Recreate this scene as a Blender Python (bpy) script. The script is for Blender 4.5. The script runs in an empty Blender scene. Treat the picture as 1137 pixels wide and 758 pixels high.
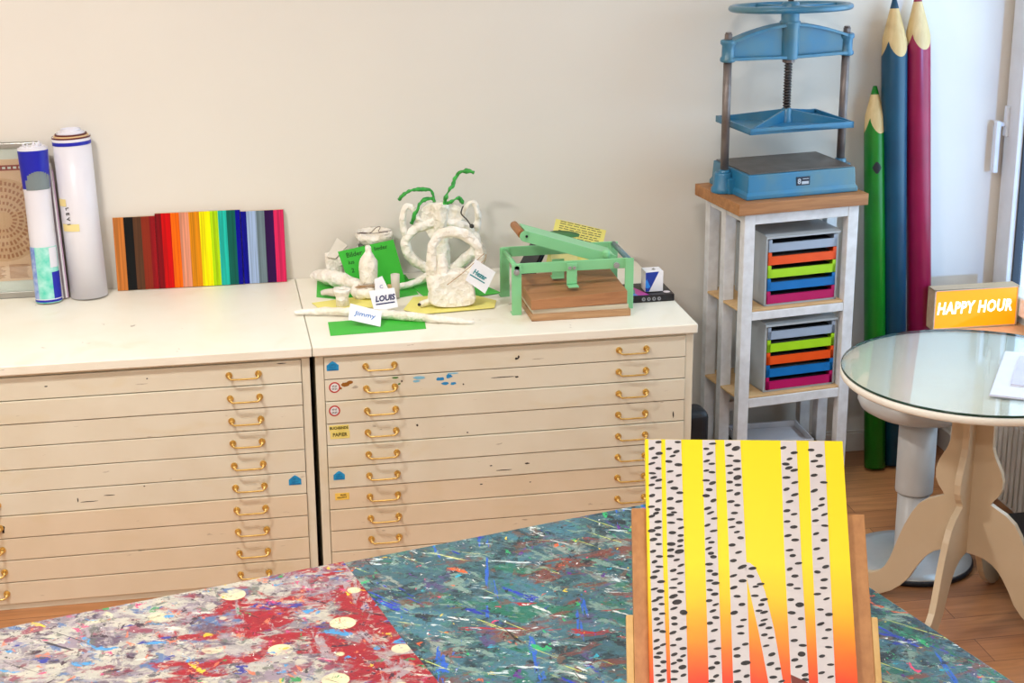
import bpy, bmesh, math, random
from mathutils import Vector, Matrix, Euler, noise as mnoise
random.seed(7)
R = math.radians
sc = bpy.context.scene
col = sc.collection
# ------------------------------------------------------------------ camera
CAM = dict(loc=(-0.28607, -5.50327, 2.27302), pitch=0.30867, yaw=0.18116, roll=-0.00639, f=1918.17)
def camera():
    cd = bpy.data.cameras.new('camera'); co = bpy.data.objects.new('camera', cd); col.objects.link(co)
    p, y, r = CAM['pitch'], CAM['yaw'], CAM['roll']
    f = Vector((math.sin(y)*math.cos(p), math.cos(y)*math.cos(p), -math.sin(p)))
    rt = Vector((math.cos(y), -math.sin(y), 0)); up = rt.cross(f)
    r2 = math.cos(r)*rt + math.sin(r)*up; u2 = -math.sin(r)*rt + math.cos(r)*up
    m = Matrix((r2, u2, -f)).transposed().to_4x4(); m.translation = Vector(CAM['loc'])
    co.matrix_world = m
    cd.sensor_width = 36.0; cd.lens = CAM['f']/1137*36.0; cd.clip_start = .05
    sc.camera = co
camera()
sc.view_settings.view_transform = 'Standard'; sc.view_settings.look = 'None'
sc.view_settings.gamma = 1.0; sc.view_settings.use_curve_mapping = False
sc.view_settings.exposure = 0.36
# ------------------------------------------------------------------ light
w = bpy.data.worlds.new('sky'); sc.world = w; w.use_nodes = True
w.node_tree.nodes['Background'].inputs[0].default_value = (.62, .8, 1, 1)
w.node_tree.nodes['Background'].inputs[1].default_value = 2.2
def light(name, kind, loc, energy, color=(1,1,1), size=(1,1), target=None, dirn=None, angle=None):
    ld = bpy.data.lights.new(name, kind); o = bpy.data.objects.new(name, ld); col.objects.link(o)
    o.location = loc; ld.energy = energy; ld.color = color
    if kind == 'AREA': ld.shape = 'RECTANGLE'; ld.size, ld.size_y = size
    if kind == 'SUN': ld.angle = angle
    d = Vector(dirn) if dirn else Vector(target) - Vector(loc)
    o.rotation_euler = d.to_track_quat('-Z', 'Y').to_euler()
    return o
WARM = (1.0, .965, .91)
light('ceiling_light', 'AREA', (-1.15, -1.85, 2.85), 40, WARM, (.4, .2), dirn=(0, 0, -1))
light('ceiling_light', 'AREA', (.75, -1.95, 2.85), 13, WARM, (.4, .2), dirn=(0, 0, -1))
light('ceiling_light', 'AREA', (-1.4, -4.6, 2.85), 46, WARM, (.6, .2), dirn=(0, 0, -1))
light('ceiling_light', 'AREA', (.6, -4.6, 2.85), 20, WARM, (.6, .2), dirn=(0, 0, -1))
light('daylight_sun', 'SUN', (6, -5, 3), 2.2, (.20, .46, 1.0), dirn=(-.27, 1, -.10), angle=R(.8))
light('window_daylight', 'AREA', (2.9, -1.0, 1.45), 16, (.55, .76, 1.0), (1.9, 1.8), dirn=(-1, 0, -.1))

# ------------------------------------------------------------------ colour + materials
def lin(c):
    return tuple(((x/255)/12.92 if x/255 <= .04045 else ((x/255+.055)/1.055)**2.4) for x in c) + (1,)
class NT:
    def __init__(s, name):
        s.m = bpy.data.materials.new(name); s.m.use_nodes = True; s.t = s.m.node_tree
        s.b = s.t.nodes['Principled BSDF']; s.out = s.t.nodes['Material Output']
        s.tc = s.t.nodes.new('ShaderNodeTexCoord')
    def set(s, sock, val):
        if isinstance(val, bpy.types.NodeSocket): s.t.links.new(val, sock)
        else:
            if sock.type == 'RGBA' and len(val) == 3: val = lin(val)
            sock.default_value = val
    def p(s, **k):
        names = dict(color='Base Color', rough='Roughness', metal='Metallic', normal='Normal', coat='Coat Weight', spec='Specular IOR Level',
                     emit='Emission Color', emit_s='Emission Strength', trans='Transmission Weight', ior='IOR', alpha='Alpha', coat_r='Coat Roughness')
        for a, b in k.items(): s.set(s.b.inputs[names[a]], b)
        return s
    def map(s, scale=(1,1,1), rot=(0,0,0), loc=(0,0,0), co='Object', vec=None):
        n = s.t.nodes.new('ShaderNodeMapping'); s.t.links.new(vec or s.tc.outputs[co], n.inputs[0])
        n.inputs['Scale'].default_value = scale; n.inputs['Rotation'].default_value = rot; n.inputs['Location'].default_value = loc
        return n.outputs[0]
    def noise(s, scale=5, detail=3, vec=None, dist=0, rough=.5, out='Fac'):
        n = s.t.nodes.new('ShaderNodeTexNoise'); s.t.links.new(vec or s.tc.outputs['Object'], n.inputs['Vector'])
        n.inputs['Scale'].default_value = scale; n.inputs['Detail'].default_value = detail; n.inputs['Distortion'].default_value = dist
        n.inputs['Roughness'].default_value = rough
        return n.outputs[out]
    def vor(s, scale=5, vec=None, rand=1, out='Distance', feature='F1'):
        n = s.t.nodes.new('ShaderNodeTexVoronoi'); n.feature = feature; s.t.links.new(vec or s.tc.outputs['Object'], n.inputs['Vector'])
        n.inputs['Scale'].default_value = scale; n.inputs['Randomness'].default_value = rand
        return n.outputs[out]
    def ramp(s, fac, stops, interp='LINEAR'):
        n = s.t.nodes.new('ShaderNodeValToRGB'); n.color_ramp.interpolation = interp; e = n.color_ramp.elements
        while len(e) < len(stops): e.new(.5)
        for i, (pos, c) in enumerate(stops):
            e[i].position = pos
            e[i].color = (c, c, c, 1) if isinstance(c, (int, float)) else lin(c)
        s.set(n.inputs[0], fac); return n.outputs[0]
    def mix(s, fac, a, b, mode='MIX'):
        n = s.t.nodes.new('ShaderNodeMix'); n.data_type = 'RGBA'; n.blend_type = mode; n.clamp_factor = True
        s.set(n.inputs[0], fac); s.set(n.inputs[6], a); s.set(n.inputs[7], b); return n.outputs[2]
    def math(s, op, a, b=0.0, c=None):
        n = s.t.nodes.new('ShaderNodeMath'); n.operation = op; s.set(n.inputs[0], a); s.set(n.inputs[1], b)
        if c is not None: s.set(n.inputs[2], c)
        return n.outputs[0]
    def sep(s, vec=None):
        n = s.t.nodes.new('ShaderNodeSeparateXYZ'); s.t.links.new(vec or s.tc.outputs['Object'], n.inputs[0]); return n.outputs
    def bump(s, h, strength=.3, dist=.002):
        n = s.t.nodes.new('ShaderNodeBump'); n.inputs['Strength'].default_value = strength; n.inputs['Distance'].default_value = dist
        s.set(n.inputs['Height'], h); s.p(normal=n.outputs[0]); return s
def thin_glass(name, tint, rough=.02, base=.05):
    n = NT(name); tr = n.t.nodes.new('ShaderNodeBsdfTransparent'); tr.inputs[0].default_value = tint
    gs = n.t.nodes.new('ShaderNodeBsdfGlossy'); gs.inputs['Roughness'].default_value = rough
    lw = n.t.nodes.new('ShaderNodeLayerWeight'); lw.inputs[0].default_value = .5
    f = n.math('MULTIPLY_ADD', n.math('POWER', lw.outputs['Facing'], 5.0), .9, base)
    mx = n.t.nodes.new('ShaderNodeMixShader'); n.t.links.new(f, mx.inputs[0]); n.t.links.new(tr.outputs[0], mx.inputs[1]); n.t.links.new(gs.outputs[0], mx.inputs[2])
    n.t.links.new(mx.outputs[0], n.out.inputs[0]); return n.m
MC = {}
def pm(name, c, rough=.5, metal=0., var=None, bump=None, coat=0., spec=.5):
    """plain procedural material: base colour, mottled towards var=(colour, scale, amount)"""
    if name in MC: return MC[name]
    n = NT(name); n.p(rough=rough, metal=metal, coat=coat, spec=spec)
    v = var or (tuple(max(0, x-10) for x in c), 18, .6)
    f = n.ramp(n.noise(v[1], 4), [(.35, 0.), (.7, float(v[2]))])
    n.p(color=n.mix(f, c, v[0]))
    if bump: n.bump(n.noise(bump[0], 5), bump[1], bump[2] if len(bump) > 2 else .002)
    MC[name] = n.m; return n.m
def wood(name, c1, c2, axis=0, scale=14, rough=.5):
    if name in MC: return MC[name]
    n = NT(name); s = [scale*3]*3; s[axis] = scale*.22
    v = n.map(tuple(s))
    g = n.noise(1.0, 5, v, .6); g2 = n.noise(5.0, 3, v)
    f = n.ramp(n.mix(.35, g, g2), [(.35, 0.), (.65, 1.)])
    n.p(color=n.mix(f, c1, c2), rough=rough); n.bump(g2, .12, .001)
    MC[name] = n.m; return n.m
# ------------------------------------------------------------------ geometry builder
WM = {}                              # world matrices of things, tracked by name
def TM(loc=(0,0,0), rz=0, rx=0, ry=0):
    return Matrix.Translation(loc) @ Matrix.Rotation(rz, 4, 'Z') @ Matrix.Rotation(ry, 4, 'Y') @ Matrix.Rotation(rx, 4, 'X')
class MB:
    def __init__(s, M=None): s.bm = bmesh.new(); s.M = M or Matrix(); s.mi = 0; s.sm = False
    def add(s, vs, fs, smooth=None, mi=None):
        bv = [s.bm.verts.new(s.M @ Vector(p)) for p in vs]
        for f in fs:
            try:
                fa = s.bm.faces.new([bv[i] for i in f]); fa.material_index = s.mi if mi is None else mi
                fa.smooth = s.sm if smooth is None else smooth
            except ValueError: pass
        return s
    def box(s, a, b, mi=None):
        x0,y0,z0 = [min(p,q) for p,q in zip(a,b)]; x1,y1,z1 = [max(p,q) for p,q in zip(a,b)]
        v = [(x0,y0,z0),(x1,y0,z0),(x1,y1,z0),(x0,y1,z0),(x0,y0,z1),(x1,y0,z1),(x1,y1,z1),(x0,y1,z1)]
        return s.add(v, [(0,3,2,1),(4,5,6,7),(0,1,5,4),(1,2,6,5),(2,3,7,6),(3,0,4,7)], mi=mi)
    def hexa(s, bot, top, mi=None):
        return s.add(list(bot)+list(top), [(3,2,1,0),(4,5,6,7),(0,1,5,4),(1,2,6,5),(2,3,7,6),(3,0,4,7)], mi=mi)
    def bar(s, a, b, wd, ht, up=(0,0,1), mi=None):
        a, b = Vector(a), Vector(b); d = (b-a).normalized(); u = Vector(up); sd = d.cross(u).normalized()*wd/2; u2 = sd.cross(d).normalized()*ht/2
        c = [-sd-u2, sd-u2, sd+u2, -sd+u2]
        return s.hexa([a+k for k in c], [b+k for k in c], mi=mi)
    def lathe(s, prof, n=32, cx=0, cy=0, mi=None, M=None, smooth=True, sq=1.0):
        M = M or Matrix(); vs = []; fs = []
        for r, z in prof:
            for k in range(n):
                a = 2*math.pi*k/n; vs.append(M @ Vector((cx+r*math.cos(a), cy+sq*r*math.sin(a), z)))
        for i in range(len(prof)-1):
            for k in range(n):
                fs.append((i*n+k, i*n+(k+1)%n, (i+1)*n+(k+1)%n, (i+1)*n+k))
        s.add(vs, fs, smooth=smooth, mi=mi)
        if prof[0][0] > 1e-5: s.add(vs[:n], [tuple(range(n-1,-1,-1))], smooth=False, mi=mi)
        if prof[-1][0] > 1e-5: s.add(vs[-n:], [tuple(range(n))], smooth=False, mi=mi)
        return s
    def cyl(s, a, b, r, n=16, mi=None, r2=None):
        a, b = Vector(a), Vector(b); q = (b-a).to_track_quat('Z', 'Y').to_matrix().to_4x4(); q.translation = a
        return s.lathe([(r, 0), (r if r2 is None else r2, (b-a).length)], n, mi=mi, M=q)
    def tube(s, pts, r, n=10, mi=None, jit=0, caps=True, steps=6, closed=False, flat=1.0, freq=40):
        P = [Vector(p) for p in pts]; rr = r if isinstance(r, (list, tuple)) else [r]*len(P)
        C = []; Q = []
        L = len(P); rng = range(L if closed else L-1)
        for i in rng:
            p0 = P[(i-1)%L] if (closed or i > 0) else P[0]; p1 = P[i]; p2 = P[(i+1)%L]; p3 = P[(i+2)%L] if (closed or i+2 < L) else P[-1]
            for k in range(steps):
                t = k/steps
                C.append(.5*((2*p1)+(-p0+p2)*t+(2*p0-5*p1+4*p2-p3)*t*t+(-p0+3*p1-3*p2+p3)*t**3)); Q.append(rr[i]*(1-t)+rr[(i+1)%L]*t)
        if not closed: C.append(P[-1]); Q.append(rr[-1])
        vs = []; fs = []; prev = None; m = len(C)
        for i, c in enumerate(C):
            if closed: d = (C[(i+1)%m]-C[i-1]).normalized()
            else: d = (C[min(i+1,m-1)]-C[max(i-1,0)]).normalized()
            if prev is None:
                prev = Vector((0,0,1)) if abs(d.z) < .9 else Vector((0,1,0))
            u = (prev - d*prev.dot(d)).normalized(); prev = u; v = d.cross(u)
            for k in range(n):
                a = 2*math.pi*k/n; p = c+(u*math.cos(a)*flat+v*math.sin(a))*Q[i]
                if jit: p += (p-c)*jit*mnoise.noise(p*freq)*2
                vs.append(p)
        for i in range(m if closed else m-1):
            j = (i+1)%m
            for k in range(n): fs.append((i*n+k, i*n+(k+1)%n, j*n+(k+1)%n, j*n+k))
        s.add(vs, fs, smooth=True, mi=mi)
        if not closed and caps:
            s.add(vs[:n], [tuple(range(n-1,-1,-1))], smooth=True, mi=mi); s.add(vs[-n:], [tuple(range(n))], smooth=True, mi=mi)
        return s
    def prism(s, poly, h0, h1, axes='xz', mi=None, M=None, smooth=False):
        """polygon (2-D) extruded along the remaining axis between h0 and h1"""
        M = M or Matrix()
        def P(p, h):
            return M @ Vector({'xy': (p[0],p[1],h), 'xz': (p[0],h,p[1]), 'yz': (h,p[0],p[1])}[axes])
        n = len(poly); vs = [P(p,h0) for p in poly]+[P(p,h1) for p in poly]
        s.add(vs, [tuple(range(n)), tuple(range(2*n-1,n-1,-1))], mi=mi, smooth=False)
        s.add(vs, [(i, (i+1)%n, n+(i+1)%n, n+i) for i in range(n)], mi=mi, smooth=smooth)
        return s
    def quad(s, a, b, c, d, mi=None): return s.add([a,b,c,d], [(0,1,2,3)], mi=mi)
    def text(s, txt, size, M, mi=None, depth=.0004, bold=.0, shear=0, sx=1.0, spacing=1.0):
        cu = bpy.data.curves.new('t', 'FONT'); cu.body = txt; cu.size = size; cu.align_x = 'CENTER'; cu.align_y = 'CENTER'
        cu.extrude = depth; cu.offset = bold; cu.shear = shear; cu.space_character = spacing; cu.resolution_u = 2
        o = bpy.data.objects.new('t', cu); me = o.to_mesh()
        vs = [M @ Vector((p.co.x*sx, p.co.y, p.co.z)) for p in me.vertices]; fs = [tuple(p.vertices) for p in me.polygons]
        s.add(vs, fs, mi=mi, smooth=False); o.to_mesh_clear(); bpy.data.objects.remove(o); bpy.data.curves.remove(cu); return s
    def build(s, name, mats, parent=None, bevel=0, seg=2, noise_disp=None, flip=False):
        mats = mats if isinstance(mats, (list, tuple)) else [mats]
        me = bpy.data.meshes.new(name)
        bmesh.ops.remove_doubles(s.bm, verts=s.bm.verts, dist=1e-6)
        bmesh.ops.recalc_face_normals(s.bm, faces=s.bm.faces)
        if noise_disp:
            amp, fr = noise_disp
            s.bm.normal_update()
            for v in s.bm.verts: v.co += v.normal*amp*mnoise.noise(v.co*fr)
        if parent is not None: inv = WM[parent.name].inverted(); wm = WM[parent.name]
        else:
            xs = [v.co.x for v in s.bm.verts]; ys = [v.co.y for v in s.bm.verts]; zs = [v.co.z for v in s.bm.verts]
            wm = Matrix.Translation(((min(xs)+max(xs))/2, (min(ys)+max(ys))/2, min(zs))); inv = wm.inverted()
        for v in s.bm.verts: v.co = inv @ v.co
        s.bm.to_mesh(me); s.bm.free()
        for m in mats: me.materials.append(m)
        o = bpy.data.objects.new(name, me); col.objects.link(o)
        if parent is not None: o.parent = parent
        else: o.location = wm.translation
        WM[o.name] = wm.copy()
        if bevel:
            b = o.modifiers.new('bevel', 'BEVEL'); b.width = bevel; b.segments = seg; b.limit_method = 'ANGLE'; b.angle_limit = R(40)
        return o
def thing(name, label, cat, loc=(0,0,0), rz=0, group=None):
    o = bpy.data.objects.new(name, None); col.objects.link(o); o.empty_display_size = .05
    o.location = loc; o.rotation_euler = (0,0,rz); WM[o.name] = TM(loc, rz)
    o['label'] = label; o['category'] = cat
    if group: o['group'] = group
    return o
def tag(o, label, cat, group=None):
    o['label'] = label; o['category'] = cat
    if group: o['group'] = group
    return o
def struct(o): o['kind'] = 'structure'; return o
# ================================================================== SETTING
def wall_mat():
    n = NT('wall_paint'); f = n.noise(3.0, 3); g = n.noise(160, 4)
    n.p(color=n.mix(f, (226, 220, 210), (220, 214, 205)), rough=.75); n.bump(g, .12, .001); return n.m
WALL = wall_mat()
WHITE = pm('white_gloss_paint', (232, 231, 228), .35)
def floor_mat():
    n = NT('oak_laminate')
    b = n.t.nodes.new('ShaderNodeTexBrick'); n.t.links.new(n.map((1,1,1)), b.inputs['Vector'])
    b.offset = .37; b.inputs['Scale'].default_value = 1; b.inputs['Brick Width'].default_value = 1.1; b.inputs['Row Height'].default_value = .13
    b.inputs['Mortar Size'].default_value = .0012; b.inputs['Color1'].default_value = lin((198,138,88)); b.inputs['Color2'].default_value = lin((172,116,74))
    b.inputs['Mortar'].default_value = lin((80,50,30)); b.inputs['Mortar Smooth'].default_value = .2
    g = n.noise(1, 6, n.map((3.5, 42, 1)), 1.2); f = n.ramp(g, [(.35, 0.), (.7, 1.)])
    n.p(color=n.mix(f, n.mix(.0, b.outputs['Color'], (0,0,0)), (130,86,56)), rough=.38)
    mm = n.mix(n.math('MULTIPLY', f, .45), b.outputs['Color'], (112,70,44)); n.p(color=mm)
    n.bump(b.outputs['Fac'], -.3, .001); return n.m
X0, X1, Y0, ZC = -2.6, 2.30, -7.0, 3.0
XN = 2.47                                        # window plane, the niche above the sill
struct(MB().box((X0, Y0, -.1), (XN+.08, .2, 0)).build('floor', floor_mat()))
struct(MB().box((X0, Y0, ZC), (XN+.08, .2, ZC+.1)).build('ceiling', pm('ceiling_paint', (240,238,232), .8)))
struct(MB().box((X0, 0, 0), (XN+.08, .2, ZC)).build('wall_back', WALL))
struct(MB().box((X0-.15, Y0, 0), (X0, 0, ZC)).build('wall_left', WALL))
struct(MB().box((X0, Y0-.15, 0), (XN+.08, Y0, ZC)).build('wall_front', WALL))
YJ = -2.0                                       # near jamb of the window niche
SILL = .508
wr = MB()
wr.box((X1, YJ, 0), (XN+.08, 0, SILL-.03)); wr.box((X1, Y0, 0), (XN+.08, YJ, ZC)); wr.box((X1, YJ, 2.35), (XN+.08, 0, ZC))
struct(wr.build('wall_right', WALL))
struct(MB().box((2.185, -2.1, SILL-.03), (X1, 0, SILL)).box((X1-.001, YJ, SILL-.03), (XN+.02, 0, SILL)).build('trim_1', wood('sill_wood', (222,186,146), (206,166,126), 1, 8), bevel=.003))
bb = MB().box((X0, -.016, 0), (X1, 0, .07)).box((X0, -.012, .07), (X1, 0, .078))
struct(bb.build('baseboard_back', pm('baseboard_paint', (222,216,208), .45), bevel=.002))
struct(MB().box((X1-.016, YJ, 0), (X1, -.016, .078)).build('baseboard_right', pm('baseboard_paint', (222,216,208), .45), bevel=.002))
# window 1: fixed frame, sash, glass, handle
win = bpy.data.objects.new('window_1', None); col.objects.link(win); win.location = (XN, -.5, SILL); WM[win.name] = TM((XN,-.5,SILL)); win['kind'] = 'structure'
FR = pm('window_frame_white', (225,228,232), .3)
f = MB()
f.box((XN, -.055, SILL), (XN+.07, 0, 2.35)); f.box((XN, YJ, SILL), (XN+.07, YJ+.055, 2.35))
f.box((XN, YJ, 2.29), (XN+.07, 0, 2.35)); f.box((XN, YJ, SILL), (XN+.07, 0, SILL+.03))
f.build('window_frame', FR, win, bevel=.004)
f = MB()
f.box((XN-.02, -.115, SILL+.032), (XN+.05, -.012, 2.32)); f.box((XN-.02, YJ+.035, SILL+.032), (XN+.05, YJ+.11, 2.32))
f.box((XN-.02, YJ+.1, 2.25), (XN+.05, -.1, 2.32)); f.box((XN-.02, YJ+.1, SILL+.032), (XN+.05, -.1, SILL+.1))
f.build('sash', FR, win, bevel=.006)
f = MB().box((XN+.0, -.125, SILL+.09), (XN+.03, -.114, 2.26)).box((XN+.0, YJ+.11, SILL+.09), (XN+.03, YJ+.12, 2.26))
f.build('gasket', pm('black_rubber', (28,36,48), .5), win)
GLASS = thin_glass('window_glass', (.93, .965, .975, 1))
MB().box((XN+.012, YJ+.105, SILL+.09), (XN+.018, -.11, 2.26)).build('pane', GLASS, win)
h = MB().box((XN-.031, -.048, 1.13), (XN-.019, -.022, 1.235)).box((XN-.055, -.043, 1.165), (XN-.03, -.027, 1.18))
h.box((XN-.066, -.047, 1.005), (XN-.048, -.023, 1.185))
h.build('handle', pm('white_handle', (226,232,240), .25), win, bevel=.004)
# dark house front seen through the glass
# ================================================================== FLAT FILE CABINETS
def cream(name, c, c2):
    n = NT(name); v = n.map((1,1,1))
    f = n.ramp(n.noise(6, 5), [(.4, 0.), (.75, .8)])
    base = n.mix(f, c, c2)
    st = n.ramp(n.noise(1, 4, n.map((14, 14, 60)), .4), [(.70, 0.), (.74, .55)])      # dark nicks, longer than high
    base = n.mix(st, base, (118, 96, 72))
    sm = n.ramp(n.noise(2.2, 6, n.map((1.6,1,3)), 1.0), [(.58, 0.), (.8, .5)]); base = n.mix(sm, base, (214, 196, 150))
    n.p(color=base, rough=.42); n.bump(n.noise(60, 4), .08, .001); return n.m
CREAM = cream('cream_lacquer', (226,220,201), (218,209,187))
CREAM2 = cream('cream_lacquer_yellowed', (226,211,186), (218,202,174))
TOPM = cream('cream_top_board', (242,238,224), (236,230,212))
BRASS = pm('brass', (236,204,126), .34, .8, ((196,156,84), 60, .7))
DARK = pm('cabinet_shadow_gap', (60,50,42), .8)
def shape_poly(kind, s):
    if kind == 'house': return [(-1*s,-.75*s),(1*s,-.75*s),(1*s,.2*s),(.35*s,.75*s),(0,.95*s),(-.35*s,.75*s),(-1*s,.2*s)]
    if kind == 'round': return [(s*math.cos(a*math.pi/12), s*math.sin(a*math.pi/12)) for a in range(24)]
def handle(px, z, parent, yf):
    b = MB()
    for sx in (-.042, .042):
        b.cyl((px+sx, yf, z+.004), (px+sx, yf-.004, z+.004), .0098, 14); b.cyl((px+sx, yf-.003, z+.004), (px+sx, yf-.02, z+.002), .0045, 10)
    b.tube([(px-.042, yf-.018, z+.003), (px-.039, yf-.021, z-.001), (px-.030, yf-.022, z-.0035), (px+.030, yf-.022, z-.0035), (px+.039, yf-.021, z-.001), (px+.042, yf-.018, z+.003)], .0027, 8, steps=4)
    return b.build('handle', BRASS, parent)
def cabinet(x0, label, ztop, pitch, offs, hx, loc):
    t = thing('flat_file_cabinet', label, 'cabinet', loc)
    W_, yf, yb = 1.15, -.739, -.02
    b = MB()
    b.box((x0+.008, yf+.004, .012), (x0+.032, yb, .724)); b.box((x0+W_-.032, yf+.004, .012), (x0+W_-.008, yb, .724))
    b.box((x0+.03, yf+.004, .714), (x0+W_-.03, yb, .724)); b.box((x0+.03, yf+.004, .0), (x0+W_-.03, yb, .02)); b.box((x0+.03, yb-.02, .0), (x0+W_-.03, yb, .72))
    b.box((x0+.008, yf+.004, 0), (x0+.032, yb, .02)); b.box((x0+W_-.032, yf+.004, 0), (x0+W_-.008, yb, .02))
    b.build('carcass', CREAM, t, bevel=.0015)
    MB().box((x0+.001, -.7545, .724), (x0+W_-.001, -.002, .752)).build('top_board', TOPM, t, bevel=.003)
    ds = []
    for i in range(10):
        z1 = ztop-pitch*i-.0015; z0 = ztop-pitch*(i+1)+.0015
        off = offs[i]
        d = MB(); d.box((x0+.0335, yf-off, z0), (x0+W_-.0335, yf+.012-off, z1))
        d.box((x0+.036, yf+.012-off, z0+.004), (x0+W_-.036, yb-.03, z0+.03))
        o = d.build('drawer', CREAM2 if i >= 6 else CREAM, t, bevel=.0012)
        for px in hx: handle(px, z1-.036, o, yf-off)
        ds.append((o, z0, z1, yf-off))
    return t, ds
OFL = [0, .003, .001, .001, .001, .001, .004, .003, .003, .003]
OFR = [.001, 0, .003, .001, .004, .002, 0, .003, .002, .003]
cl, dl = cabinet(-1.15, 'cream flat file cabinet on the left, under the poster rolls and striped canvases', .7135, .0694, OFL, (-.955, -.198), (-.575, -.38, 0))
cr, dr = cabinet(0.0, 'cream flat file cabinet on the right, under the green press and papier-mache work', .7150, .0682, OFR, (.195, .9525), (.575, -.38, 0))
BLUE_S = pm('blue_sticker', (30,156,212), .5, var=((20,128,188), 90, 1.)); RED_S = pm('red_sticker', (190,40,44), .4); WHT = pm('paper_white', (238,238,240), .6)
INK = pm('black_ink', (22,22,30), .5); YEL_S = pm('yellow_tape', (232,214,110), .5, var=((240,226,150), 40, .8)); NAVY = pm('navy_ink', (30,36,96), .5); TEAL_I = pm('teal_ink', (30,140,150), .5)
SKY_I = pm('light_blue_ink', (110,170,225), .5)
def face(x, z, y, rot=0): return Matrix.Translation((x, y, z)) @ Matrix.Rotation(R(90), 4, 'X') @ Matrix.Rotation(rot, 4, 'Z')
def scrib(b, cx, cz, y, wd, ht, mi):
    n = max(4, int(wd/ht*1.6)); st = wd/n
    for k in range(n):
        x = cx-wd/2+st*(k+.5); a = random.uniform(-.3, .3)
        b.prism([(x-st*.16-a*st*.3, cz-ht/2), (x+st*.16-a*st*.3, cz-ht/2), (x+st*.16+a*st*.3, cz+ht/2), (x-st*.16+a*st*.3, cz+ht/2)], y-.0002, y+.0002, mi=mi)
        zz = cz+random.choice((-.4, 0, .4))*ht; b.box((x-st*.5, y-.0002, zz-ht*.09), (x+st*.3, y+.0002, zz+ht*.09), mi=mi)
def on(ds, i, x, zpx, kind, s=.017):
    o, z0, z1, y = ds[i]; b = MB()
    if kind == 'house':
        b.prism([(x+p[0]*1.02, zpx+p[1]) for p in shape_poly('house', s)], y-.0008, y, mi=0)
        scrib(b, x, zpx+.3*s, y-.0012, s*.5, s*.2, 1); scrib(b, x, zpx-.2*s, y-.0012, s*1.1, s*.18, 1)
        b.box((x-s*.8, y-.0012, zpx-.65*s), (x+s*.8, y-.0008, zpx-.5*s), mi=1)
        b.build('sticker', [BLUE_S, pm('sticker_ink', (12,104,164), .4)], o)
    elif kind == 'round':
        b.prism([(x+p[0], zpx+p[1]) for p in shape_poly('round', s)], y-.0006, y, mi=0)
        b.prism([(x+p[0]*.76, zpx+p[1]*.76) for p in shape_poly('round', s)], y-.0009, y-.0005, mi=1)
        scrib(b, x, zpx+.25*s, y-.0012, s*.95, s*.34, 2); scrib(b, x, zpx-.3*s, y-.0012, s*1.0, s*.34, 2)
        b.build('sticker', [RED_S, WHT, INK], o)
on(dr, 0, .0575, .687, 'house'); on(dr, 5, .064, .346, 'house', .0165); on(dl, 5, -.066, .341, 'house', .018)
on(dr, 1, .061, .622, 'round', .0165); on(dr, 2, .058, .551, 'round', .0165)
o, z0, z1, y = dr[3]
b = MB().box((.040, y-.0006, .487), (.098, y, .505), mi=0).box((.043, y-.0006, .463), (.100, y, .486), mi=0)
b.text('BUCHBINDE', .0115, face(.069, .496, y-.0009), 1, bold=.0002, sx=.85); b.text('PAPIER', .0155, face(.071, .475, y-.0009), 1, bold=.0002, sx=.9)
b.build('sticker', [YEL_S, pm('olive_ink', (60,58,20), .6)], o)
o, z0, z1, y = dr[6]
b = MB().box((.05, y-.0006, .268), (.092, y, .29), mi=0); scrib(b, .074, .284, y-.0009, .018, .005, 1); scrib(b, .070, .276, y-.0009, .028, .005, 1)
b.build('sticker', [pm('amber_tape', (244,206,96), .5), INK], o)
# paint marks on the second drawer
def blob(b, x, z, y, rx, rz, mi, n=14):
    ph = random.random()*9
    P = [(x+rx*math.cos(a*2*math.pi/n)*(.65+.5*mnoise.noise(Vector((a*1.3, ph, 0)))+.2), z+rz*math.sin(a*2*math.pi/n)*(.65+.5*mnoise.noise(Vector((a*1.3, 0, ph)))+.2)) for a in range(n)]
    b.prism(P, y-.0005, y, mi=mi)
o, z0, z1, y = dr[1]
b = MB()
for x, z, rx, rz, mi in [(.092,.629,.014,.008,3),(.106,.634,.012,.005,3),(.078,.618,.006,.004,3),(.31,.635,.022,.006,0),(.30,.625,.012,.004,0),(.372,.627,.014,.006,1),(.398,.634,.012,.007,1),(.385,.612,.014,.005,1),(.41,.61,.01,.005,1),
        (.238,.64,.012,.003,2),(.25,.62,.004,.003,2),(.41,.642,.02,.003,0),(.44,.606,.003,.003,4),(.56,.62,.045,.0015,4),(.60,.618,.006,.003,4),(.258,.628,.003,.003,4)]: blob(b, x, z, y, rx, rz, mi)
b.build('paint_marks', [pm('pale_blue_paint', (130,190,216), .5), pm('blue_paint', (40,140,200), .5), pm('green_paint', (60,120,40), .5), pm('brown_paint', (150,96,30), .5), pm('dark_scuff', (50,44,40), .6)], o)
def scuffs(d, L):
    o, z0, z1, y = d; b = MB()
    for x, dz, rx, rz in L: blob(b, x, z0+dz, y, rx, rz, 0)
    b.build('scuff_marks', pm('dark_scuff', (50,44,40), .6), o)
scuffs(dr[0], [(.60,.027,.007,.004),(.606,.032,.003,.006)]); scuffs(dr[3], [(.30,.044,.003,.004),(1.083,.02,.0025,.012),(.45,.01,.004,.002)])
scuffs(dr[5], [(.52,.035,.005,.002),(.63,.034,.008,.003),(.56,.018,.03,.0015)]); scuffs(dr[6], [(.49,.045,.006,.002),(.64,.04,.004,.0015)])
scuffs(dl[0], [(-.75,.036,.006,.002),(-.47,.04,.003,.002),(-.09,.06,.014,.0015)]); scuffs(dl[5], [(-.66,.025,.028,.0014),(-.60,.04,.02,.0014),(-.69,.032,.002,.008),(-.5,.06,.003,.002)])
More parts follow.
